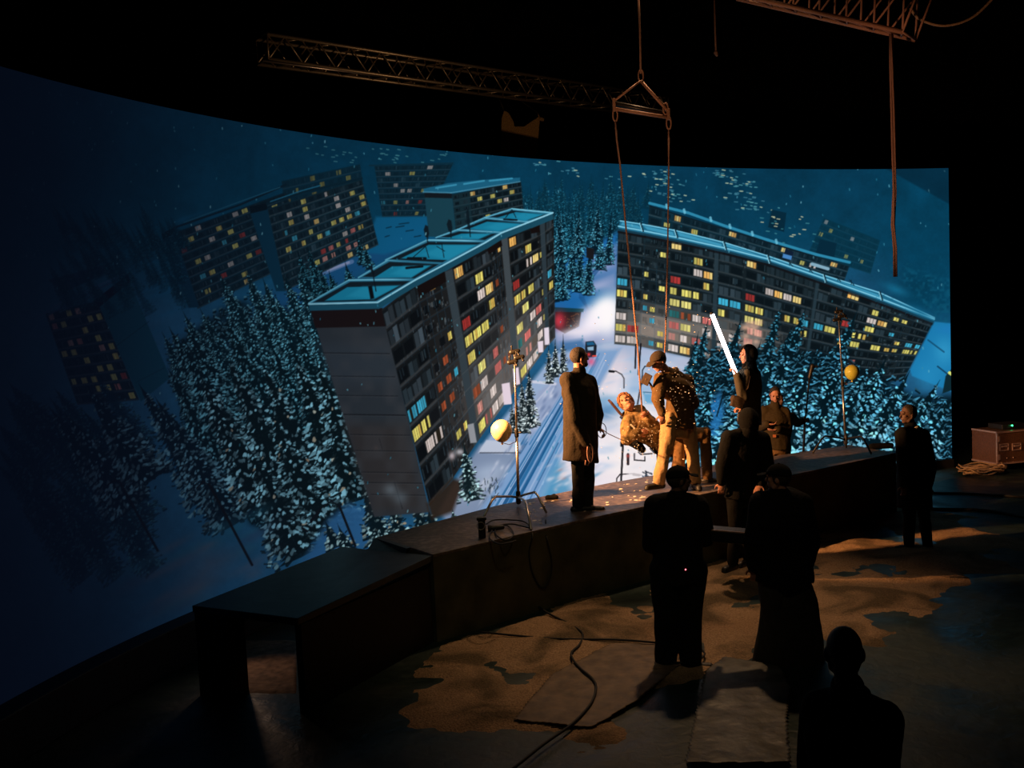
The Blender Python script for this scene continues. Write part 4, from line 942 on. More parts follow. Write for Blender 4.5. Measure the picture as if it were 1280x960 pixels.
mb.add(vs, fs); o = mb.build('lit_floor_patch', mat('lit_floor_brown', (.26, .16, .10), .8, bump=.8, scale=12, var=.5), smooth=True); tag(o, 'patch of brown floor boards under the low table, with warm light in its colour', 'ground sheet')
# black kerb along the screen on the left
mb = MB(); rings = []
for px_ in range(-150, 560, 20):
    p, t, n = wall_at(px_); h = .40
    rings.append([p+n*.5, p+n*.5+V((0, 0, h)), p+n*.28+V((0, 0, h)), p+n*.28])
mb.loft(rings); tag(mb.build('screen_kerb', M['frame_black'], bevel=.01), 'black kerb running along the foot of the video wall at left', 'kerb')

# ---------------------------------------------------------------- cables
def cable(name, pts, r, m, label, z=None, group=None, smooth_n=6):
    P_ = [V(p) for p in pts]; out = []
    for k in range(len(P_)-1):
        p0, p1, p2, p3 = P_[max(k-1, 0)], P_[k], P_[k+1], P_[min(k+2, len(P_)-1)]
        for t in range(smooth_n):
            t /= smooth_n; out.append(.5*((2*p1)+(p2-p0)*t+(2*p0-5*p1+4*p2-p3)*t*t+(3*p1-p0-3*p2+p3)*t*t*t))
    out.append(P_[-1]); mb = MB(); mb.tube(out, r, 6); o = mb.build(name, m, smooth=True)
    return tag(o, label, 'cable', group)
def gz(lst, z): return [atz(x, y, z) for x, y in lst]
cable('floor_cable', gz([(640, 735), (683, 765), (712, 780), (728, 792), (724, 806), (714, 817), (722, 832), (740, 848), (745, 860), (738, 880), (715, 905), (680, 930), (640, 962)], .045), .011, M['rubber'], 'thin black cable winding over the sand toward the bottom of the photo')
cable('floor_cable', gz([(600, 790), (690, 798), (780, 800), (860, 808), (880, 815), (874, 824), (846, 828), (840, 818), (850, 806)], .05), .01, M['rubber'], 'black cable lying across the sand to the feet of the man in black cap')
cable('floor_cable', gz([(1100, 612), (1165, 616), (1210, 617), (1290, 622)], .02), .02, M['rubber'], 'farther of two black cables running right along the floor from the platform end', group='cables at the platform end')
cable('floor_cable', gz([(1110, 632), (1165, 636), (1230, 638), (1290, 648)], .02), .024, M['rubber'], 'nearer of two black cables running right along the floor from the platform end', group='cables at the platform end')
nfront = V(((F2-F1).y, -(F2-F1).x, 0)).normalized()
def on_front(px_, py_):                                 # a point just off the front face of the platform
    d = ray(px_, py_); n = nfront; t = ((F1-EYE).dot(n))/d.dot(n); return EYE+d*t+n*.02
cable('hanging_cable', [atz(660, 655, PZ+.02), on_front(664, 668), on_front(660, 690), on_front(664, 715), on_front(676, 735), on_front(686, 722), on_front(688, 700), on_front(682, 672), atz(682, 650, PZ+.02)], .009, M['rubber'], 'black cable looping down the front of the platform below the left stand')

# ---------------------------------------------------------------- stands
def cstand(foot, toppx, legs, Y, label, group, m_pole, m_leg):
    base = at(foot[0], foot[1], Y); base.z = max(base.z, PZ+.1)
    top = at(toppx[0], toppx[1], Y); e = empty('light_stand', down0(base, PZ), label, 'stand', group)
    mid = base.lerp(top, .45); mb = MB(); mb.tube([base-V((0, 0, .05)), mid], .018, 10); mb.build('lower_tube', m_pole, e, smooth=True)
    mb = MB(); mb.tube([mid, top], .012, 10); mb.build('upper_tube', m_pole, e, smooth=True)
    mb = MB(); mb.capsule(mid-V((0, 0, .04)), mid+V((0, 0, .03)), .026, .026); mb.capsule(mid, mid+V((.05, -.02, 0)), .008, .012); mb.build('collar', M['dark_metal'], e, smooth=True)
    for lg in legs:
        p2 = atz(lg[0], lg[1], PZ+.015); d = (p2-base); d.z = 0; kn = base+d*.62+V((0, 0, .12-(base.z-PZ-.1)*.4)); mb = MB()
        mb.tube([base, base+d*.2+V((0, 0, .05)), kn, base+d*.72+V((0, 0, kn.z-base.z-.03)), p2], .014, 8); l = mb.build('leg', m_leg, e, smooth=True)
    mb = MB(); mb.capsule(base-V((0, 0, .05)), base+V((0, 0, .06)), .032, .028); mb.build('hub', M['dark_metal'], e, smooth=True)
    # grip heads and knuckles at the top
    for k, (dx, dz) in enumerate(((0, 0), (.05, -.07), (-.03, -.12))):
        mb = MB(); c0 = top+V((dx, 0, dz)); mb.capsule(c0-V((.035, 0, 0)), c0+V((.045, 0, .01)), .03, .026); mb.capsule(c0+V((.03, -.02, 0)), c0+V((.05, -.08, -.03)), .008, .014); mb.capsule(c0+V((-.03, -.01, .02)), c0+V((-.03, -.02, .07)), .007, .01); mb.build('grip_head', M['dark_metal'], e, smooth=True)
    return e, base, top
sl, slb, slt = cstand((648, 624), (643, 440), [(602, 651), (664, 662), (683, 641)], 11.75, 'metal light stand with warm lit joints standing at left on the platform', None, M['steel'], M['steel'])
sr, srb, srt = cstand((1057, 550), (1048, 390), [(1016, 566), (1058, 560), (1089, 567)], 15.1, 'metal light stand near the right end of the platform with yellow balloon', None, M['steel'], M['dark_metal'])
def balloon(px_, py_, Y, r, m, label, stand_pt):
    c_ = at(px_, py_, Y); e = empty('balloon', c_-V((0, 0, r*1.25)), label, 'balloon'); mb = MB(); rings = []
    for k in range(25):
        t = math.pi*k/24; z = math.cos(t)*r; w_ = r*math.sin(t)*(1-.10*max(0, -math.cos(t))); rings.append([c_+V((max(w_, 1e-3)*math.cos(2*math.pi*i/24), max(w_, 1e-3)*math.sin(2*math.pi*i/24), z*(1.12 if z < 0 else 1))) for i in range(24)])
    mb.loft(rings); mb.build('envelope', m, e, smooth=True)
    kn = c_-V((0, 0, r*1.15)); mb = MB(); mb.capsule(kn+V((0, 0, .012)), kn-V((0, 0, .012)), .006, .014); mb.build('knot', m, e, smooth=True)
    mb = MB(); mb.tube([kn, kn.lerp(stand_pt, .5)+V((0, 0, -.03)), stand_pt], .004, 6); mb.build('string', M['cord'], e, smooth=True)
balloon(627, 538, 11.8, .128, M['balloon_warm_lit'], 'round yellow balloon beside the left stand, strong warm light in its cream colour', at(645, 552, 11.77))
balloon(1065, 465, 15.1, .112, M['balloon'], 'round yellow balloon tied to the stand at right', at(1052, 480, 15.1))
# third pole held behind the platform
e = empty('stand_pole', at(1003, 600, 15.9)-V((0, 0, .1)), 'thin reddish pole with clamp held behind the platform by a gloved hand', 'pole')
mb = MB(); mb.tube([at(1002, 610, 15.9), at(1006, 530, 15.9)], .02, 8); mb.build('lower_tube', M['rust_steel'], e, smooth=True)
mb = MB(); mb.tube([at(1006, 530, 15.9), at(1012, 470, 15.9)], .014, 8); mb.build('upper_tube', M['dark_metal'], e, smooth=True)
mb = MB(); c0 = at(1014, 462, 15.9); mb.capsule(c0-V((.03, 0, .12)), c0+V((.02, 0, .06)), .03, .035); mb.capsule(c0+V((0, 0, .02)), c0+V((.09, 0, .05)), .014, .02); mb.build('clamp', M['dark_metal'], e, smooth=True)
# socket box and coil by the left stand
e = empty('socket_box', atz(603, 672, PZ), 'small upright black socket box on the platform beside the left stand', 'box')
mb = MB(); mb.box(atz(603, 672, PZ)+V((0, 0, .10)), .075, .06, .20); mb.build('housing', M['black_plastic'], e, bevel=.008)
mb = MB(); mb.box(atz(603, 672, PZ)+V((0, 0, .2)), .10, .07, .03); mb.build('lid', M['black_plastic'], e, bevel=.005)
mb = MB(); mb.tube([atz(603, 672, PZ)+V((.04*math.cos(t)*1.0-.01, -.035, .13+.04*math.sin(t))) for t in np.linspace(0, 6.28, 12)], .005, 6); mb.build('handle', M['steel'], e, smooth=True)
cable('coiled_cable', gz([(608, 655), (618, 650), (640, 650), (655, 652), (664, 660), (640, 655), (622, 658), (620, 668), (632, 675), (642, 668), (634, 657), (618, 660), (612, 672), (625, 680), (645, 676)], PZ+.02), .008, M['rubber'], 'tangle of thin black cable on the platform next to the socket box')
e = empty('cable_connector', atz(622, 664, PZ), 'round black cable connector lying among the tangled cable on the platform', 'connector')
mb = MB(); c0 = atz(622, 664, PZ)+V((0, 0, .035)); mb.capsule(c0-V((.06, 0, 0)), c0+V((.05, .02, 0)), .032, .026); mb.build('plug_body', M['black_plastic'], e, smooth=True)
mb = MB(); mb.tube([c0-V((.07, 0, 0)), c0-V((.10, 0, 0))], .036, 12); mb.build('collar', M['rubber'], e, smooth=True)
# small dark lump and bag at the rear edge
mb = MB(); c0 = atz(690, 624, PZ); mb.capsule(c0+V((-.05, 0, .02)), c0+V((.05, 0, .02)), .035, .03); mb.capsule(c0+V((-.03, .03, .02)), c0+V((.03, .02, .045)), .02, .018)
tag(fuse(mb, 'sandbag', M['black_cloth'], None, .006, 2, .003), 'small black sandbag on the rear edge of the platform left of the coat man', 'sandbag')
mb = MB(); c0 = atz(1102, 560, PZ); mb.capsule(c0+V((-.15, 0, .03)), c0+V((.15, .02, .03)), .05, .045); tag(fuse(mb, 'sandbag', M['black_cloth'], None, .01, 2, .004), 'flat dark sandbag on the right end of the platform', 'sandbag')

# ---------------------------------------------------------------- rigging
def truss(name, a0, a1, h, wdt, n, label, m, side=None):
    """box truss from a0 to a1 (bottom near chord), each chord and bay its own bars"""
    e = empty(name, (a0+a1)/2, label, 'truss'); d = (a1-a0).normalized(); up = V((0, 0, 1)); bk_ = d.cross(up).normalized()*-1 if side is None else side
    up = up-d*up.dot(d); up.normalize()
    c4 = [V((0, 0, 0)), up*h, bk_*wdt, bk_*wdt+up*h]
    for k, o_ in enumerate(c4):
        mb = MB(); mb.tube([a0+o_, a1+o_], .024, 8); mb.build('chord', m, e, smooth=True)
    L_ = (a1-a0).length
    def P_(k, j): return a0+d*(L_*k/n)+c4[j]
    for (lo, hi) in ((0, 1), (2, 3), (0, 2), (1, 3)):
        mb = MB()
        for k in range(n):
            j0, j1 = (lo, hi) if k % 2 == 0 else (hi, lo)
            mb.tube([P_(k, j0), P_(k+1, j1)], .011, 6)
        mb.tube([P_(0, lo), P_(0, hi)], .012, 6); mb.tube([P_(n, lo), P_(n, hi)], .012, 6)
        mb.build('lattice', m, e, smooth=True)
    return e
t0 = at(336, 74, 12.9); t1 = at(836, 143, 18.2)
tr1 = truss('lighting_truss', t0, t1, .31, .3, 32, 'long metal truss hanging in the dark above the video wall', M['aluminium'])
mb = MB(); mb.tube([at(328, 76, 12.8), at(560, 106, 14.9)], .016, 8); pipe = mb.build('hung_pipe', M['steel'], tr1, smooth=True)
for x, y, Y in ((380, 84, 13.3), (455, 93, 13.95), (520, 101, 14.55)):
    mb = MB(); c0 = at(x, y, Y); mb.capsule(c0-V((.03, 0, 0)), c0+V((.03, 0, 0)), .03, .03); mb.capsule(c0, c0+V((0, 0, .1)), .012, .012); mb.build('clamp', M['dark_metal'], pipe, smooth=True)
u0, u1 = at(900, -12, 11.2), at(1128, 40, 10.0)
truss('lighting_truss', u0, u1, .42, .42, 14, 'dim truss section crossing the top right corner of the photo', M['rust_steel'])
def rope_(name, pts, r, label, m=None, group=None, cat='rope'):
    mb = MB(); mb.tube(pts, r, 7); return tag(mb.build(name, m or M['rope'], smooth=True), label, cat, group)
rope_('hanging_rope', [at(893, -8, 14), at(894, 40, 14), at(895, 66, 14)], .013, 'short loose rope end dangling from the dark ceiling above the video wall')
mb = MB(); mb.capsule(at(895, 66, 14), at(896, 69, 14), .03, .02)
tag(mb.build('rope_knot', M['rope'], smooth=True), 'knotted tip of the short rope above the video wall', 'knot')
def bundle(pts, r, k, label):
    mb = MB()
    for j in range(k):
        a = j*2.1; mb.tube([p+V((math.cos(a+i*.5)*r*1.3, math.sin(a+i*.5)*r*1.3, 0)) for i, p in enumerate(pts)], r, 7)
    o = mb.build('rope_bundle', M['rope'], smooth=True); return tag(o, label, 'rope')
bundle([at(1114, 42, 10.1), at(1114.5, 80, 10.1), at(1116, 140, 10.1), at(1117, 200, 10.1), at(1118, 240, 10.1), at(1116.5, 280, 10.1), at(1119, 310, 10.1), at(1119, 346, 10.1)], .010, 3, 'long reddish rope hanging from the corner truss in front of the video wall')
cable('slack_cable', [at(1138, 10, 10.3), at(1150, 24, 10.3), at(1180, 32, 10.3), at(1215, 22, 10.3), at(1245, -6, 10.3)], .014, M['cable_tan'], 'slack cable sagging beside the truss in the top right corner')
# spreader bar with its slings
YS = 12.5
rig = empty('spreader_bar', at(801, 140, YS), 'orange lit spreader bar hanging from a triangular sling', 'spreader bar')
A_, L_, R_ = at(801, 101, YS), at(768, 126, YS), at(835, 139, YS)
L2, R2 = at(767, 136, YS), at(836, 147, YS)
for nm, pts, r in (('sling', [A_, L_], .013), ('sling', [A_, R_], .02)):
    mb = MB(); mb.tube(pts, r, 8); mb.build(nm, M['rust_steel'], rig, smooth=True)
mb = MB(); mb.tube([L2, R2], .022, 10); mb.build('bar', M['rust_steel'], rig, smooth=True)
mb = MB(); mb.tube([L_+V((0, .06, -.02)), R_+V((0, .06, -.02))], .03, 10); mb.build('rear_bar', M['dark_metal'], rig, smooth=True)
for a, b_ in ((L_, L2), (R_, R2)):
    mb = MB(); mb.box((a+b_)/2, .035, .05, abs(a.z-b_.z)+.06); mb.build('end_plate', M['rust_steel'], rig, bevel=.004)
def link(c_, h, w_, r, name, par, rot=0):
    mb = MB(); mb.tube([c_+V((w_*math.sin(t)*math.cos(rot), w_*math.sin(t)*math.sin(rot), h*math.cos(t))) for t in np.linspace(0, 2*math.pi, 17)[:-1]], r, 6, closed=True); mb.build(name, M['rust_steel'], par, smooth=True)
link(at(801, 95, YS), .07, .03, .01, 'top_link', rig)
link(at(769, 144, YS), .075, .028, .011, 'shackle', rig); link(at(836, 154, YS), .075, .028, .011, 'shackle', rig); link(at(832, 136, YS), .07, .03, .01, 'shackle', rig)
rope_('hoist_rope', [at(798, -10, YS), at(800, 40, YS), at(801, 92, YS)], .012, 'rope running up from the spreader bar into the dark')
rope_('suspension_rope', [at(769, 150, YS), at(771, 175, YS), at(775, 205, YS), at(783, 290, YS), at(790, 360, YS), at(797, 432, YS), at(800, 480, YS), at(803, 516, 12.45)], .011, 'left rope hung from the spreader bar down to the lying man')
rope_('suspension_rope', [at(836, 160, YS), at(836, 205, YS), at(834.5, 320, YS), at(832, 420, 12.75), at(828, 500, 12.95), at(826, 545, 12.9)], .010, 'right rope hung from the spreader bar behind the bending man')
# draped sacking on a hanging box
e = empty('hoist_bag', at(652, 195, 16.6), 'brown torn sack hanging under the long truss above the video wall', 'sack')
mb = MB(); Yb = 16.6; out_ = [(625, 212), (626, 175), (627, 148), (630, 138), (636, 141), (642, 152), (643, 158), (655, 158), (664, 152), (673, 146), (672, 140), (675, 147), (674, 162), (671, 190), (668, 214)]
fr_ = [at(x, y, Yb) for x, y in out_]; bkk = [at(x, y, Yb+.35) for x, y in out_]
vs = []
mb.prism(fr_, bkk); o = mb.build('sack_body', M['burlap'], e, bevel=.02)
mb = MB(); mb.tube([at(674, 148, Yb), at(680, 150, Yb)], .03, 8); mb.build('strap_end', M['burlap'], e, smooth=True)
mb = MB(); mb.tube([at(630, 139, Yb+.1), at(622, 118, Yb+.1)], .01, 6); mb.tube([at(672, 141, Yb+.1), at(640, 118, Yb+.1)], .006, 6); mb.build('hanging_strap', M['dark_metal'], e, smooth=True)
# ---------------------------------------------------------------- flight case at right
fc0 = atz(1246, 592, 0); Yc = fc0.y
case = empty('flight_case', down0(at(1268, 590, Yc)), 'brown flight case with pale metal edges at the right edge of the photo', 'case')
tl, tr, bl, br = at(1246, 540, Yc), at(1312, 546, Yc+.3), at(1247, 581, Yc), at(1312, 589, Yc+.3)
ux = (tr-tl).normalized(); ux.z = 0; ux.normalize(); uy = V((-ux.y, ux.x, 0)); z0, z1 = bl.z, tl.z; Lc = (tr-tl).length
o0 = V((tl.x, tl.y, 0)); Rc = Matrix((ux, uy, V((0, 0, 1)))).transposed()
def cp(u, w_, z): return o0+ux*u+uy*w_+V((0, 0, z))
mb = MB(); mb.box(cp(Lc/2, .3, (z0+z1)/2), Lc, .6, z1-z0, Rc); mb.build('case_body', M['case_panel'], case, bevel=.004)
for nm, c_, s3 in (('top_edge', cp(Lc/2, -.005, z1-.012), (Lc+.03, .03, .03)), ('bottom_edge', cp(Lc/2, -.005, z0+.012), (Lc+.03, .03, .03)), ('side_edge', cp(0, -.005, (z0+z1)/2), (.03, .03, z1-z0)), ('top_side_edge', cp(0, .3, z1-.01), (.03, .6, .03)), ('bottom_side_edge', cp(0, .3, z0+.012), (.03, .6, .03))):
    mb = MB(); mb.box(c_, *s3, Rc); mb.build(nm, M['case_edge'], case, bevel=.003)
H_ = z1-z0
for u, v in ((.10, .52), (.36, .50)):
    mb = MB(); c_ = cp(u+.04, -.012, z0+H_*v); s_ = .085
    for dx, dz, sx, sz in ((-s_, 0, .02, .12), (s_, 0, .02, .12), (0, .055, .18, .02), (0, -.055, .18, .02)): mb.box(c_+ux*dx+V((0, 0, dz)), sx, .02, sz, Rc)
    mb.build('recessed_handle', M['case_edge'], case, bevel=.004); mb = MB(); mb.box(c_+V((0, 0, .015)), .12, .03, .035, Rc); mb.build('grip', M['case_edge'], case, bevel=.006)
for v in (.78, .22):
    mb = MB(); c_ = cp(.03, -.014, z0+H_*v); mb.box(c_, .05, .025, .1, Rc); mb.build('corner_clasp', M['case_edge'], case, bevel=.01)
for u, v in ((.2, .18), (.33, .18), (.2, .04), (.33, .04)):
    mb = MB(); mb.ellipsoid(cp(u, -.01, z0+H_*v), Rc, .012, .01, .012, 8, 6); mb.build('rivet', M['case_edge'], case, smooth=True)
for u in (.12, Lc-.12):
    for w_ in (.1, .5):
        mb = MB(); c_ = cp(u, w_, z0/2); mb.tube([c_-uy*.02, c_+uy*.02], max(.03, z0/2-.005), 12); mb.build('castor', M['rubber'], case, smooth=True)
e = empty('control_unit', cp(.5, .3, z1+.0), 'black unit with a green light standing on the flight case', 'equipment'); mb = MB(); mb.box(cp(.48, .3, z1+.05), .5, .35, .09, Rc); mb.build('housing', M['black_plastic'], e, bevel=.01)
mb = MB(); mb.ellipsoid(cp(.42, .11, z1+.07), Rc, .018, .014, .014, 8, 6); mb.build('indicator_light', M['green_led'], e, smooth=True)
rnd = random.Random(3); mb = MB(); c0 = atz(1232, 594, .0)
for k in range(9):
    a = rnd.uniform(.28, .42); ph = rnd.uniform(-.3, .3); pts = [c0+V((a*math.cos(t)+rnd.uniform(-.02, .02)-.05, .16*math.sin(t)+ph*.3, .03+.035*k*.4+.05*math.sin(t*2+k)**2)) for t in np.linspace(0, 2*math.pi, 15)[:-1]]; mb.tube(pts, .013, 6, closed=True)
tag(mb.build('cable_coil', M['cable_tan'], smooth=True), 'loose tan cable coil on the floor against the flight case', 'cable coil')
# ================================================================ people
def head_parts(mb, c, R, s=1.0, beard=False):
    """skull, face, nose, brow, lips, ears; c = centre of the head, local -Y forward"""
    q = lambda x, y, z: c+R @ (V((x, y, z))*s)
    mb.ellipsoid(q(0, .015, .025), R, .076*s, .096*s, .092*s)
    mb.ellipsoid(q(0, -.022, -.035), R, .058*s, .068*s, .078*s)
    mb.ellipsoid(q(0, -.055, -.088), R, .030*s, .026*s, .022*s)           # chin
    mb.capsule(q(-.03, -.074, .028), q(.03, -.074, .028), .016*s, .016*s)     # brow
    mb.capsule(q(0, -.082, .015), q(0, -.105, -.022), .009*s, .014*s)       # nose
    mb.capsule(q(-.018, -.083, -.055), q(.018, -.083, -.055), .009*s, .009*s)  # lips
    for sd in (-1, 1):
        mb.ellipsoid(q(sd*.036, -.058, -.012), R, .022*s, .02*s, .02*s)      # cheeks
        mb.ellipsoid(q(sd*.078, .012, -.008), R, .010*s, .019*s, .030*s)     # ears
        mb.capsule(q(sd*.045, -.02, -.075), q(sd*.055, .02, -.03), .022*s, .018*s)


def hand_parts(mb, w, d, palm_n, curl=.5, s=1.0, thumb=1):
    """palm with four unequal bent fingers and a side thumb; w wrist, d pointing direction, palm_n out of the palm"""
    d = V(d).normalized(); n = V(palm_n); n = (n-d*n.dot(d)).normalized(); x = d.cross(n)
    R = Matrix((x, n, d)).transposed()
    mb.ellipsoid(w+d*.045*s, R, .041*s, .017*s, .052*s, 14, 9)
    for k, (off, ln) in enumerate(((-.030, .072), (-.010, .082), (.010, .077), (.029, .060))):
        p = w+d*.085*s+x*off*s; a = curl*.55; dirn = (d*math.cos(a)+n*math.sin(a)); r = .0092*s
        for seg, f in enumerate((.45, .32, .25)):
            p2 = p+dirn*ln*f*s; mb.capsule(p, p2, r, r*.93, 8); p = p2; a += curl*.85; dirn = (d*math.cos(a)+n*math.sin(a)); r *= .93
    t0_ = w+d*.03*s-x*.036*s*thumb; t1_ = t0_+(d*.55-x*.75*thumb+n*.35).normalized()*.036*s; t2_ = t1_+(d*.8-x*.15*thumb+n*.55).normalized()*.03*s
    mb.capsule(t0_, t1_, .0135*s, .011*s, 8); mb.capsule(t1_, t2_, .011*s, .0095*s, 8)


def ell_ring(c, side, fwd, rx, ry, n=20):
    return [c+side*(rx*math.cos(2*math.pi*i/n))+fwd*(ry*math.sin(2*math.pi*i/n)) for i in range(n)]


def person(label, Y, J, yaw, cat_group=None, pitch=0, roll=0, hs=1.0, jacket=('black_cloth', 0), trouser='black_cloth', shoes='leather', skin='skin', hair='hair',
           head_wear=None, hood=False, hood_mat=None, hem=None, sleeves=True, bulk=1.0, leg_bulk=1.0, hands=True, collar=None, loc=None, beard=False, leg_profile=None, hand_dir={}, feetdir={}, hair_ang=66, waistcut=None, torso_depth=1.0, wr=.006):
    """J: joints as photo pixels (x, y[, metres beyond the person's own distance])"""
    P = {}
    for k, v in J.items():
        if isinstance(v, Vector): P[k] = v
        else: P[k] = at(v[0], v[1], Y+(v[2] if len(v) > 2 else 0))
    e = empty('person', loc if loc is not None else (P['an1']+P['an2'])/2-V((0, 0, .08)), label, 'person')
    c = P['head']; R = rotm(yaw, pitch, roll)
    sh = (P['sh1']+P['sh2'])/2; hp = (P['hip1']+P['hip2'])/2; side = (P['sh2']-P['sh1']).normalized(); hside = (P['hip2']-P['hip1']).normalized()
    hw = (P['sh2']-P['sh1']).length/2; spine = (sh-hp).normalized()
    neck = P.get('neck', sh+spine*.05)
    def tring(t, kx, ky):                            # t 0 hip .. 1 shoulder
        ctr = hp.lerp(sh, t)
        if 'mid' in P: ctr = hp.lerp(P['mid'], t*2) if t < .5 else P['mid'].lerp(sh, t*2-1)
        s_ = hside.lerp(side, t).normalized(); f_ = s_.cross(spine).normalized()
        return ctr, s_, f_, kx, ky
    prof = [(-.22, .135, .10), (-.08, .165, .115), (.08, .160, .112), (.3, .138, .10), (.5, .145, .105), (.75, .168, .118), (.92, .160, .105), (1.02, .12, .085)]
    # --- the body: one continuous skin
    mb = MB(); rings = []
    for t, a, b_ in prof:
        ctr, s_, f_, _, _ = tring(t, 1, 1); rings.append(ell_ring(ctr, s_, f_, a, b_*torso_depth))
    mb.loft(rings)
    mb.capsule(sh+spine*-.02, c-(R @ V((0, -.02, .05))), .062, .052)
    head_parts(mb, c, R, hs)
    for k in ('1', '2'):
        S_, E_, H_ = P['sh'+k], P['el'+k], P['ha'+k]
        mb.capsule(sh.lerp(S_, .6)+V((0, 0, 0)), S_, .07, .062); mb.capsule(S_, E_, .056, .042); mb.capsule(E_, H_, .041, .027)
        if hands:
            hd, hn, cu = hand_dir.get(k, ((H_-E_), (0, .3, -1), .8)); hand_parts(mb, H_, hd, hn, cu, 1.0, 1 if k == '1' else -1)
        mb.capsule(P['hip'+k]+spine*.03, P['kn'+k], .088, .056); mb.capsule(P['kn'+k], P['an'+k], .054, .038)
        fd = V(feetdir.get(k, feetdir.get('*', (0, -1, 0)))).normalized(); mb.capsule(P['an'+k]-V((0, 0, .03)), P['an'+k]+fd*.13-V((0, 0, .05)), .036, .028)
    body = fuse(mb, 'body', M[skin], e, .0075, 2)
    for sd in (-1, 1):
        mb = MB(); mb.ellipsoid(c+R @ (V((sd*.031, -.080, .006))*hs), R, .011, .008, .008, 10, 7); mb.build('eye', M['eye'], e, smooth=True)
    # --- trousers
    lb = leg_bulk; mb = MB(); rings = []
    for t, a, b_ in [(-.26, .14, .11), (-.1, .178, .128), (.06, .172, .122), (.14, .160, .114)]:
        ctr, s_, f_, _, _ = tring(t, 1, 1); rings.append(ell_ring(ctr, s_, f_, a*min(1.15, .5+.5*lb), b_*torso_depth))
    mb.loft(rings)
    for k in ('1', '2'):
        h_, kn, an = P['hip'+k], P['kn'+k], P['an'+k]; kd = (an-kn).normalized()
        mb.capsule(h_+spine*.02, h_.lerp(kn, .5), .102*lb, .088*lb); mb.capsule(h_.lerp(kn, .5), kn, .088*lb, .072*lb); mb.capsule(kn, kn.lerp(an, .5), .072*lb, .070*lb); mb.capsule(kn.lerp(an, .5), an-kd*.02, .070*lb, .064*lb)
    tr = fuse(mb, 'trousers', M[trouser], e, .012, 3, wr*1.4, 9, seed=len(label))
    # --- shoes
    for k in ('1', '2'):
        fd = V(feetdir.get(k, feetdir.get('*', (0, -1, 0)))).normalized(); an = P['an'+k]; zf = V((0, 0, 1)); sx = fd.cross(zf).normalized()
        mb = MB(); mb.capsule(an+V((0, 0, .03)), an-V((0, 0, .03)), .052, .050); g = an.z-.082
        b0 = V((an.x, an.y, g+.042)); mb.capsule(b0-fd*.05, b0+fd*.16, .046, .040, flat=(zf, .95)); mb.capsule(b0-fd*.05-V((0, 0, .02)), b0+fd*.17-V((0, 0, .018)), .042, .040, flat=(zf, .55))
        shoe = fuse(mb, 'shoe', M[shoes], e, .009, 2)
    # --- jacket or coat
    jm, _ = jacket; mb = MB(); rings = []; bu = bulk
    jp = [(-.12, .185, .14), (.05, .182, .138), (.3, .170, .128), (.5, .175, .13), (.75, .195, .142), (.92, .180, .128), (1.04, .125, .095), (1.10, .085, .08)]
    if waistcut is not None: jp = [j for j in jp if j[0] >= waistcut]
    hemr = []
    if hem:                                          # coat skirt: list of (px, py, half width m, half depth m)
        for hx, hy, a, b_ in hem: hemr.append(ell_ring(at(hx, hy, Y), hside, hside.cross(V((0, 0, 1))).normalized(), a, b_))
        jp = [j for j in jp if j[0] > .4]
    for t, a, b_ in jp:
        ctr, s_, f_, _, _ = tring(t, 1, 1); rings.append(ell_ring(ctr, s_, f_, a*bu, b_*bu*torso_depth))
    mb.loft(hemr+rings)
    mb.capsule(sh-spine*.02, sh.lerp(c, .42), .105, .078)
    for k in ('1', '2'):
        S_, E_, H_ = P['sh'+k], P['el'+k], P['ha'+k]
        mb.capsule(sh+spine*.065, S_+spine*.005, .062*bu, .070*bu); mb.capsule(sh.lerp(S_, .5)-spine*.01, S_, .078*bu, .078*bu); mb.capsule(sh.lerp(S_, .55)-spine*.16, S_-spine*.03, .085*bu, .07*bu)
        if sleeves: mb.capsule(S_, E_, .080*bu, .068*bu); mb.capsule(E_, H_.lerp(E_, .06), .067*bu, .050*bu)
        else: mb.capsule(S_, S_.lerp(E_, .25), .07, .06)
    jk = fuse(mb, 'jacket' if not hem else 'coat', M[jm], e, .011, 3, wr*1.6, 8, seed=len(label)+3)
    if not sleeves:
        mb = MB()
        for k in ('1', '2'): mb.capsule(P['sh'+k], P['el'+k], .066, .054); mb.capsule(P['el'+k], P['ha'+k].lerp(P['el'+k], .06), .053, .042)
        fuse(mb, 'sleeves', M[sleeves if isinstance(sleeves, str) else 'brown_cloth'], e, .011, 3, .005, 9)
    mb = MB(); nc = sh+spine*.09; cd = (c-sh).normalized(); x_ = cd.orthogonal().normalized(); y_ = cd.cross(x_)
    mb.tube([nc+(x_*math.cos(t)+y_*math.sin(t))*.07 for t in np.linspace(0, 2*math.pi, 15)[:-1]], .02, 8, closed=True); mb.build('collar', M[collar or jm], e, smooth=True)
    # --- hair, cap, hood
    q = lambda x, y, z: c+R @ (V((x, y, z))*hs)
    if hair:
        mb = MB(); k_ = 1.1 if hair_ang < 60 else 1; mb.shell(q(0, .016, .024), R, .083*hs*k_, .103*hs*k_, .100*hs*k_, (0, -1, -.35), hair_ang, .012 if hair_ang < 60 else .008); h = mb.build('hair', M[hair], e, smooth=True) if hair_ang > 60 else fuse(mb, 'hair', M[hair], e, .006, 1, .012, 38)
        if beard:
            mb = MB(); mb.ellipsoid(q(0, -.048, -.078), R, .052*hs, .050*hs, .038*hs); mb.build('beard', M[hair], e, smooth=True)
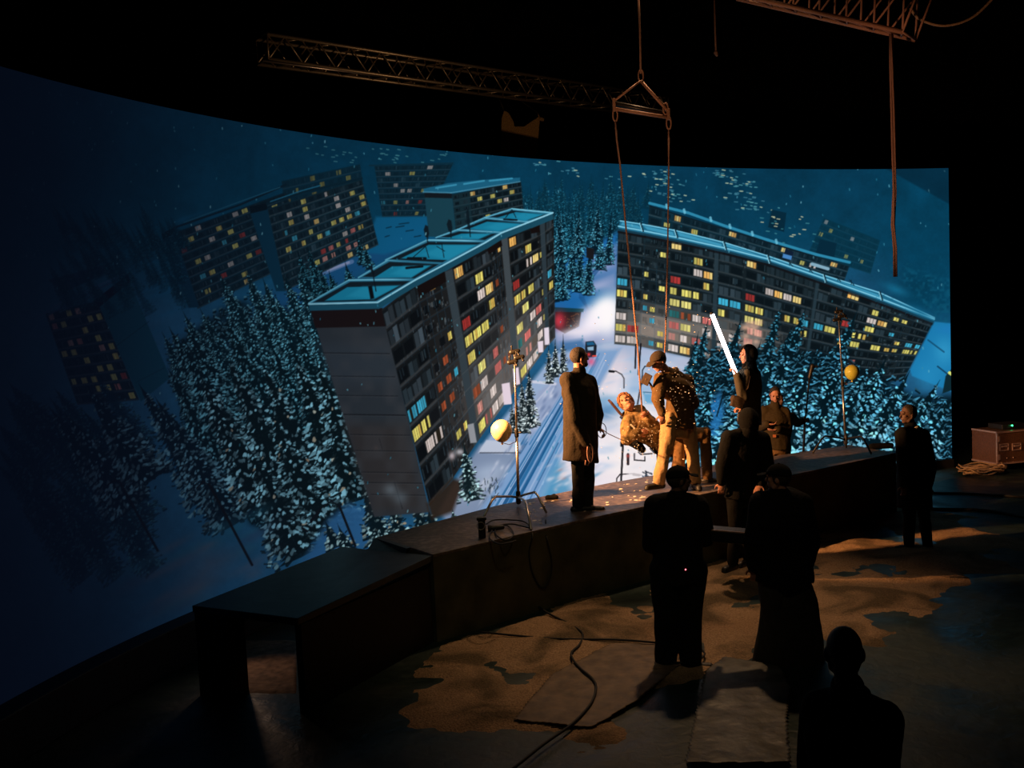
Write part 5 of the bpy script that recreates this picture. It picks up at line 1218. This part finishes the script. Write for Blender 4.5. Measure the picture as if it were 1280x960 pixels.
    if head_wear == 'cap' or head_wear == 'capback' or head_wear == 'beanie':
        cm = M['cap_black' if jm == 'black_cloth' else 'cap']; mb = MB(); mb.shell(q(0, .012, .036), R, .089*hs, .110*hs, .094*hs, (0, -.12, -1), 92); cp_ = mb.build('cap', cm, e, smooth=True)
        if head_wear == 'cap':
            mb = MB(); rings = []
            for t in np.linspace(0, 1, 7):
                yy = -.085-.085*t; hw_ = .075*(1-t*t*.55); rings.append([q(-hw_, yy, .045-.02*t), q(0, yy-.01, .055-.02*t), q(hw_, yy, .045-.02*t), q(hw_, yy, .037-.02*t), q(0, yy-.01, .047-.02*t), q(-hw_, yy, .037-.02*t)])
            mb.loft(rings); mb.build('brim', cm, cp_, smooth=False)
            mb = MB(); mb.ellipsoid(q(0, .012, .130), R, .012, .012, .006, 8, 5); mb.build('button', cm, cp_, smooth=True)
    if hood:
        mb = MB(); mb.shell(q(0, .022, .012), R, .108*hs, .128*hs, .140*hs, (0, -1, -.12), 52, .014); mb.build('hood', M[hood_mat or jm], e, smooth=True)
        mb = MB(); mb.capsule(sh+spine*.02, c-R @ V((0, -.03, .09)), .12, .088); fuse(mb, 'hood_neck', M[hood_mat or jm], e, .012, 3, .004, 9)
    return e, P, R

PZ0 = PZ
# 1 the man in the long coat
e1, P1, _ = person('person in long dark coat standing on the platform, holding a pinkish rope coil', 11.35,
    dict(head=(724.5, 447), sh1=(710, 475, -.12), sh2=(736, 478, .14), el1=(719, 524, -.24), ha1=(735, 556, -.22), el2=(746, 518, .22), ha2=(747, 534, .12),
         hip1=(721, 548, -.06), hip2=(734, 549, .09), kn1=(722, 594, -.06), kn2=(735, 594, .08), an1=(723, 632, -.04), an2=(735, 632, .02)),
    112, jacket=('coat_cloth', 0), trouser='charcoal', hem=[(726, 577, .23, .2), (726, 560, .225, .19), (725, 530, .215, .185), (724, 505, .21, .18)], feetdir={'*': (1, .1, 0), '2': (1, -.35, 0)}, beard=True, hair='hair', bulk=1.14, torso_depth=1.15,
    hand_dir={'1': ((.1, -.1, -1), (1, 0, 0), 1.1), '2': ((.7, 0, -.6), (0, 0, -1), 1.0)}, wr=.009)
c0 = P1['ha1']+V((.015, -.03, -.07)); mb = MB()
for k in range(3):
    a = .055-.008*k; mb.tube([c0+V((a*.55*math.cos(t)+.01*k, .012*k-.01, -.02+a*1.9*math.sin(t))) for t in np.linspace(0, 2*math.pi, 18)[:-1]], .008, 6, closed=True)
mb.tube([c0+V((0, 0, -.11)), c0+V((-.03, 0, -.16)), c0+V((-.055, 0, -.15)), c0+V((-.05, 0, -.10))], .009, 6)
tag(mb.build('rope_coil', M['cord'], smooth=True), 'pinkish coil of rope held low by the man in the long coat', 'rope')
mb = MB(); c0 = at(752, 538, 11.5); mb.tube([c0+V((.055*math.cos(t), .02*math.sin(t), .085*math.sin(t))) for t in np.linspace(0, 2*math.pi, 24)[:-1]], .005, 6, closed=True)
tag(mb.build('control_ring', M['dark_metal'], smooth=True), 'thin dark ring held in front of the coat man', 'ring')
rope_('thin_cord', [at(749, 534, 11.5), at(760, 542, 11.8), at(775, 549, 12.4), at(784, 553, 12.62)], .005, 'thin pale cord stretched from the coat man to the lying man', M['cord'])

# 2 the bending man in cap
e2, P2, R2_ = person('person in cap and khaki trousers bending over the lying man, snow flakes on jacket', 12.3,
    dict(head=(823, 452, -.10), neck=(834, 466), mid=(852, 490, .04), sh1=(826, 474, -.12), sh2=(858, 476, .18), el1=(822, 499, -.26), ha1=(827, 517, -.28), el2=(866, 505, .28), ha2=(850, 520, .30),
         hip1=(838, 528, -.10), hip2=(858, 528, .10), kn1=(831, 566, -.18), kn2=(866, 568, .10), an1=(823, 603, -.16), an2=(869, 603, .02)),
    -62, pitch=26, jacket=('brown_cloth', 0), trouser='khaki', head_wear='cap', hair='hair', feetdir={'1': (-1, -.5, 0), '2': (.1, -1, 0)}, bulk=1.12, leg_bulk=1.12,
    hand_dir={'1': ((.1, 0, -1), (0, 1, 0), .7), '2': ((-.8, 0, -.5), (0, 0, -1), .6)}, torso_depth=1.15, wr=.011)
mb = MB(); c0 = at(808, 474, 12.05); mb.box(c0, .10, .02, .14, rotm(-20, 0, 28)); tb = tag(mb.build('handheld_device', M['pouch'], bevel=.006), 'small dark device with lit corner before the bending man', 'device')
tb['category'] = 'device'
mb = MB(); mb.capsule(at(813, 480, 12.1), at(820, 496, 12.1), .012, .03); mb.capsule(c0, at(813, 480, 12.1), .016, .012); mb.build('strap', M['brown_cloth'], tb, smooth=True)

# 3 the lying man on the suspended seat
seat = empty('recliner_seat', atz(812, 600, PZ), 'dark tilted seat with red-edged headboard holding the lying man above the platform', 'seat')
YA = 12.72
def bar(px0, px1, Y0, Y1, w_, th, name, m):
    a, b_ = at(px0[0], px0[1], Y0), at(px1[0], px1[1], Y1); d = (b_-a).normalized(); mb = MB(); s_ = V((0, 1, 0)); s_ = (s_-d*s_.dot(d)).normalized(); n = d.cross(s_)
    R = Matrix((d, s_, n)).transposed(); mb.box((a+b_)/2, (b_-a).length, w_, th, R); return mb.build(name, m, seat, bevel=.006)
bar((762, 501), (776, 518), YA, YA, .34, .03, 'headboard', M['red_board'])
bar((778, 522), (822, 566), YA+.05, YA+.05, .42, .05, 'back_panel', M['black_plastic'])
bar((815, 562), (868, 572), YA+.05, YA+.05, .42, .05, 'seat_pan', M['black_plastic'])
for x, y, yy_ in ((822, 566, -.12), (822, 566, .22), (862, 572, -.12), (862, 572, .22)):
    a = at(x, y, YA+yy_); mb = MB(); mb.tube([a, V((a.x, a.y, PZ+.01))], .016, 8); mb.build('leg', M['dark_metal'], seat, smooth=True)
mb = MB(); mb.capsule(at(789, 553, YA-.12), at(797, 556, YA-.12), .055, .07); mb.capsule(at(797, 556, YA-.12), at(803, 562, YA-.1), .06, .05); fuse(mb, 'padding', M['black_cloth'], seat, .009, 2, .006)
e3, P3, R3_ = person('person in camouflage jacket lying back on the tilted seat, warm lit face', 12.62,
    dict(head=(783, 503, -.06), neck=(791, 514), sh1=(785, 528, -.16), sh2=(799, 515, .14), el1=(783, 549, -.24), ha1=(797, 541, -.26), el2=(818, 532, -.08), ha2=(808, 523, -.16), mid=(810, 540),
         hip1=(834, 556, -.10), hip2=(838, 553, .12), kn1=(852, 543, -.20), kn2=(881, 541, .15), an1=(846, 596, -.12), an2=(884, 597, .16)),
    -22, pitch=-30, roll=-38, jacket=('camo', 0), trouser='brown_trouser', hair='hair_brown', hair_ang=50, hs=1.12, feetdir={'1': (-.3, -1, 0), '2': (.8, -.4, 0)}, bulk=1.16, leg_bulk=1.1,
    hand_dir={'1': ((1, -.2, .2), (0, 1, 0), .9), '2': ((-.5, -.3, .7), (0, -1, .2), 1.5)}, wr=.012, loc=atz(860, 600, PZ))
mb = MB()
for k in range(4): mb.box(at(790+k*1.9, 532+k*2.0, 12.36), .05, .012, .02, rotm(0, 0, 40))
tag(mb.build('pale_gloves', M['white_cloth'], None, bevel=.004), 'pale folded gloves on the chest of the lying man', 'gloves')

# 4 hooded man with the lit tube
e4, P4, _ = person('person in olive hooded jacket holding up a glowing white tube on the platform', 13.4,
    dict(head=(934, 444), sh1=(931, 468, -.13), sh2=(943, 468, .13), el1=(929, 497, -.22), ha1=(921, 468, -.22), el2=(944, 503, .05), ha2=(928, 509, -.1),
         hip1=(934, 524, -.08), hip2=(940, 524, .08), kn1=(932, 560, -.06), kn2=(940, 560, .08), an1=(931, 590, -.06), an2=(940, 588, .08)),
    -78, jacket=('olive', 0), trouser='charcoal', hood=True, hood_mat='black_cloth', hair='hair', feetdir={'*': (-1, -.2, 0)}, bulk=1.12, hand_dir={'1': ((-.5, -.1, .8), (-.6, .2, -.6), 1.4), '2': ((-1, 0, -.2), (0, .2, -1), 1.2)})
mb = MB(); a, b_ = at(890, 393, 13.18), at(925, 480, 13.18); mb.tube([a, b_], .028, 14); tb = tag(mb.build('light_tube', M['tube'], smooth=True), 'glowing white tube lamp held up at a slant by the hooded man', 'lamp')
mb = MB(); d = (b_-a).normalized(); mb.tube([b_, b_+d*.06], .026, 12); mb.build('end_cap', M['dark_metal'], tb, smooth=True); mb = MB(); mb.tube([a-d*.03, a], .025, 12); mb.build('end_cap', M['dark_metal'], tb, smooth=True)
mb = MB(); c0 = at(922, 500, 13.15); mb.box(c0+V((0, 0, -.03)), .17, .09, .14, rotm(0, 0, 18)); mb.capsule(c0+V((-.05, 0, .02)), c0+V((.06, 0, .0)), .05, .05); tb = tag(fuse(mb, 'shoulder_bag', M['pouch'], None, .01, 2, .006), 'small brown bag slung at the hip of the hooded man with the tube', 'bag')
mb = MB(); mb.tube([c0+V((.05, .02, .05)), at(935, 485, 13.12), at(938, 470, 13.2)], .008, 6); mb.build('strap', M['pouch'], tb, smooth=True)

# 5 and 6 behind the platform
e5, P5, _ = person('person with red lit face in a brown vest, hands together, standing behind the platform', 15.5,
    dict(head=(969, 493, -.05), sh1=(956, 514), sh2=(981, 515), el1=(951, 533, -.02), ha1=(959, 530, -.22), el2=(985, 537, -.02), ha2=(971, 537, -.24),
         hip1=(964, 556), hip2=(976, 556), kn1=(963, 592), kn2=(976, 592), an1=(962, 625, 0), an2=(977, 625, 0)),
    -12, pitch=22, jacket=('vest', 0), trouser='brown_trouser', hair='hair', feetdir={'*': (-.1, -1, 0)}, bulk=1.15, hand_dir={'1': ((1, -.3, -.1), (0, .2, 1), .6), '2': ((-1, -.3, -.1), (0, .2, 1), .5)})
mb = MB(); mb.box(at(968, 545, 15.31), .05, .006, .045); mb.build('patch', M['patch'], e5)
e6, P6, _ = person('person in black mostly hidden behind the one in the vest, gloved hand on a pole', 16.1,
    dict(head=(973, 500), sh1=(965, 522), sh2=(989, 521), el1=(962, 545), ha1=(966, 560, -.1), el2=(997, 529, -.15), ha2=(1003, 526, -.26),
         hip1=(968, 560), hip2=(981, 560), kn1=(968, 592), kn2=(982, 592), an1=(967, 620, 0), an2=(983, 620, 0)),
    20, jacket=('black_cloth', 0), trouser='black_cloth', skin='skin_dark', feetdir={'*': (.1, -1, 0)}, hand_dir={'2': ((1, -.1, .1), (0, 1, 0), 1.5)})
# 7 hooded man standing before the platform
e7, P7, _ = person('person in black hooded top standing on the sand close against the platform', 11.15,
    dict(head=(934, 526), sh1=(911, 548, -.05), sh2=(953, 549, .05), el1=(903, 583, -.10), ha1=(902, 603, -.12), el2=(960, 586, .02), ha2=(950, 606, -.15),
         hip1=(918, 615, -.04), hip2=(936, 615, .04), kn1=(919, 660, -.05), kn2=(932, 660, .08), an1=(916, 704, 0), an2=(935, 698, .2)),
    -150, jacket=('black_cloth', 0), trouser='black_cloth', hood=True, hair='hair', feetdir={'*': (-.6, -.6, 0)}, bulk=1.15, skin='skin')
# 8 man in black cap, left of the panel
e8, P8, _ = person('person in black cap seen from behind on the sand, left end of the black panel', 8.65,
    dict(head=(849, 600), sh1=(819, 632), sh2=(872, 633), el1=(814, 680, .02), ha1=(842, 688, .28), el2=(882, 672, .05), ha2=(887, 664, .22),
         hip1=(833, 716), hip2=(863, 716), kn1=(833, 772), kn2=(862, 772), an1=(832, 828, 0), an2=(864, 828, -.05)),
    105, jacket=('black_cloth', 0), trouser='black_cloth', head_wear='cap', hair='hair', feetdir={'1': (-.1, .7, 0), '2': (1, -.15, 0)}, bulk=1.28, leg_bulk=1.5, skin='skin_dark')
mb = MB(); mb.box(at(857, 713, 8.50), .06, .03, .10); rp = mb.build('belt_radio', M['black_plastic'], e8, bevel=.006); mb = MB(); mb.ellipsoid(at(857, 712, 8.47), rotm(0), .006, .006, .006, 8, 6); mb.build('red_light', M['red_led'], rp)
# 9 man in black cap and parka, right of the panel
e9, P9, _ = person('person in black cap and bulky parka on the sand, right end of the black panel', 8.56,
    dict(head=(972, 598), sh1=(953, 629), sh2=(1000, 631), el1=(943, 678, .02), ha1=(943, 708, .0), el2=(1012, 680, .03), ha2=(1008, 705, .15),
         hip1=(964, 716), hip2=(996, 716), kn1=(968, 772), kn2=(996, 772), an1=(966, 828, 0), an2=(1000, 828, .02)),
    -118, jacket=('black_cloth', 0), trouser='snow_pants', head_wear='cap', hair='hair', feetdir={'1': (-.8, -.5, 0), '2': (-.5, -.8, 0)}, bulk=1.38, leg_bulk=1.35, skin='skin')
mb = MB(); mb.capsule(at(985, 622, 8.66), at(1000, 628, 8.6), .10, .09); mb.capsule(at(962, 625, 8.6), at(985, 622, 8.66), .09, .10); fuse(mb, 'folded_hood', M['black_cloth'], e9, .012, 3, .006)
# loose wraps round the lower legs
mb = MB(); rings = []
for y, x0_, x1_ in ((838, 938, 1032), (800, 944, 1028), (760, 951, 1022), (725, 954, 1013)):
    a, b_ = at(x0_, y, 8.62), at(x1_, y, 8.62); rings.append(ell_ring((a+b_)/2, V((1, 0, 0)), V((0, 1, 0)), (b_-a).length/2, .17))
mb.loft(rings); fuse(mb, 'long_overskirt', M['snow_pants'], e9, .014, 3, .014, 6)
# the panel they carry between them
pa, pb = at(884, 658, 8.72), at(942, 663, 8.75); d = (pb-pa).normalized(); Rp = Matrix((d, V((0, 0, 1)).cross(d).normalized(), V((0, 0, 1)))).transposed()
mb = MB(); mb.box((pa+pb)/2-V((0, 0, .06)), (pb-pa).length, .26, .10, Rp); pnl = tag(mb.build('flat_case', M['black_plastic'], bevel=.008), 'flat black case with pale top edge held between the two men in caps', 'case')
mb = MB(); mb.box((pa+pb)/2-V((0, 0, .006))-Rp.col[1]*.125, (pb-pa).length, .012, .012, Rp); mb.build('metal_edge', M['case_edge'], pnl)
# 10 man in the long coat at right
e10, P10, _ = person('person in long dark coat and white collar standing alone at the right of the platform', 12.3,
    dict(head=(1135, 518), sh1=(1128, 543, -.14), sh2=(1154, 545, .12), el1=(1129, 582, -.2), ha1=(1130, 606, -.22), el2=(1163, 584, .16), ha2=(1160, 608, .12),
         hip1=(1135, 608, -.06), hip2=(1152, 608, .06), kn1=(1137, 648, -.06), kn2=(1155, 648, .05), an1=(1136, 681, .0), an2=(1160, 684, -.02)),
    -80, jacket=('black_cloth', 0), trouser='black_cloth', hem=[(1143, 635, .235, .20), (1143, 618, .23, .20), (1143, 595, .22, .19), (1142, 572, .215, .185)], feetdir={'*': (-1, -.15, 0), '2': (-.9, -.4, 0)}, collar='white_cloth', hair='hair', skin='skin_dark', bulk=1.15)
# 11 the bald man near the camera
def W11(x, z, y=4.45): return V((at(x, 900, 4.45).x, y, z))
hx = at(1055, 815, 4.45)
e11, P11, _ = person('person with shaved head and dark jacket in the near corner, seen from behind', 4.45,
    dict(head=hx, sh1=W11(1036, hx.z-.31, 4.58), sh2=W11(1095, hx.z-.285, 4.36), el1=W11(1030, hx.z-.60, 4.66), ha1=W11(1036, hx.z-.80, 4.76), el2=W11(1106, hx.z-.60, 4.5), ha2=W11(1095, hx.z-.80, 4.65),
         hip1=W11(1035, hx.z-.82), hip2=W11(1085, hx.z-.82), kn1=W11(1034, .50), kn2=W11(1088, .50), an1=W11(1033, .10), an2=W11(1090, .10)),
    168, jacket=('black_cloth', 0), trouser='black_cloth', hair=None, feetdir={'*': (0, 1, 0)}, bulk=1.12, skin='skin_dark', hs=1.05)

# ---------------------------------------------------------------- foam snow in the air round the group
rnd = random.Random(21); mb = MB()
def flake(p, s):
    R = rotm(rnd.uniform(0, 360), rnd.uniform(0, 180)); mb.box(p, s*rnd.uniform(1, 2.6), s, s*.35, R)
for _ in range(120):
    x, y = rnd.gauss(849, 18), rnd.gauss(488, 27)
    if 812 < x < 880 and 450 < y < 545: flake(at(x, y, 12.3-rnd.uniform(.36, .7)), rnd.uniform(.004, .010))
for _ in range(150):
    x, y = rnd.gauss(806, 17), rnd.gauss(545, 16); flake(at(x, y, 12.62-rnd.uniform(.35, .6)), rnd.uniform(.003, .008))
for _ in range(130):
    x, y = rnd.uniform(700, 900), rnd.uniform(380, 600); flake(at(x, y, rnd.uniform(11.6, 13.6)), rnd.uniform(.004, .009))
tag(mb.build('foam_snow', M['flake']), 'small white foam flakes drifting round the group on the platform', 'snow', kind='stuff')

# ---------------------------------------------------------------- lamps and added fills
def spot(name, loc, target_, power, colr, ang, blend=.5, size=.12):
    l = bpy.data.lights.new(name, 'SPOT'); l.energy = power; l.color = colr; l.spot_size = math.radians(ang); l.spot_blend = blend; l.shadow_soft_size = size
    o = bpy.data.objects.new(name, l); col.objects.link(o); o.location = loc; d = (V(target_)-V(loc)); o.rotation_euler = d.to_track_quat('-Z', 'Y').to_euler(); return o
WARM = (1.0, .50, .20)
KL = V((-1.9, 11.0, 3.2)); az_, el_ = math.radians(23), math.radians(-20)
spot('key_lamp', KL, KL+V((math.cos(az_)*math.cos(el_), math.sin(az_)*math.cos(el_), math.sin(el_)))*5, 3000, (1.0, .46, .17), 50, .4, .05)
spot('floor_lamp_beam', (2.6, 14.2, 10.5), (1.9, 9.6, 0), 1500, (1.0, .60, .32), 36, 1.0, .2)
spot('rig_wash_fill', (.4, 9.6, 3.7), (1.0, 13.2, 7.0), 130, (1.0, .55, .28), 112, .5, .05)  # unseen uplight added to brighten the truss and ropes
spot('side_rig_fill', (1.8, 8.2, 3.3), (4.8, 10.1, 5.0), 150, (1.0, .5, .28), 56, .6, .05)  # added fill without a fixture, lifts the dark corner rope
spot('case_lamp', (4.6, 11.2, 3.2), (8.4, 16.5, .7), 600, (1.0, .50, .30), 20, .8, .05)
spot('aisle_fill', (-2.7, 9.2, .72), (-2.2, 8.2, 0), 4, (1.0, .62, .4), 130, .7, .05)  # invented source, added to light the floor under the low table
spot('hall_fill', (1.0, 3.0, 8.5), (.4, 11.0, .4), 170, (1.0, .85, .5), 38, .9, .4)  # dim fill added from the camera side to lift the platform front
bpy.data.scenes.remove(bench)
print('scene built in', round(time.time()-T0, 1), 's')
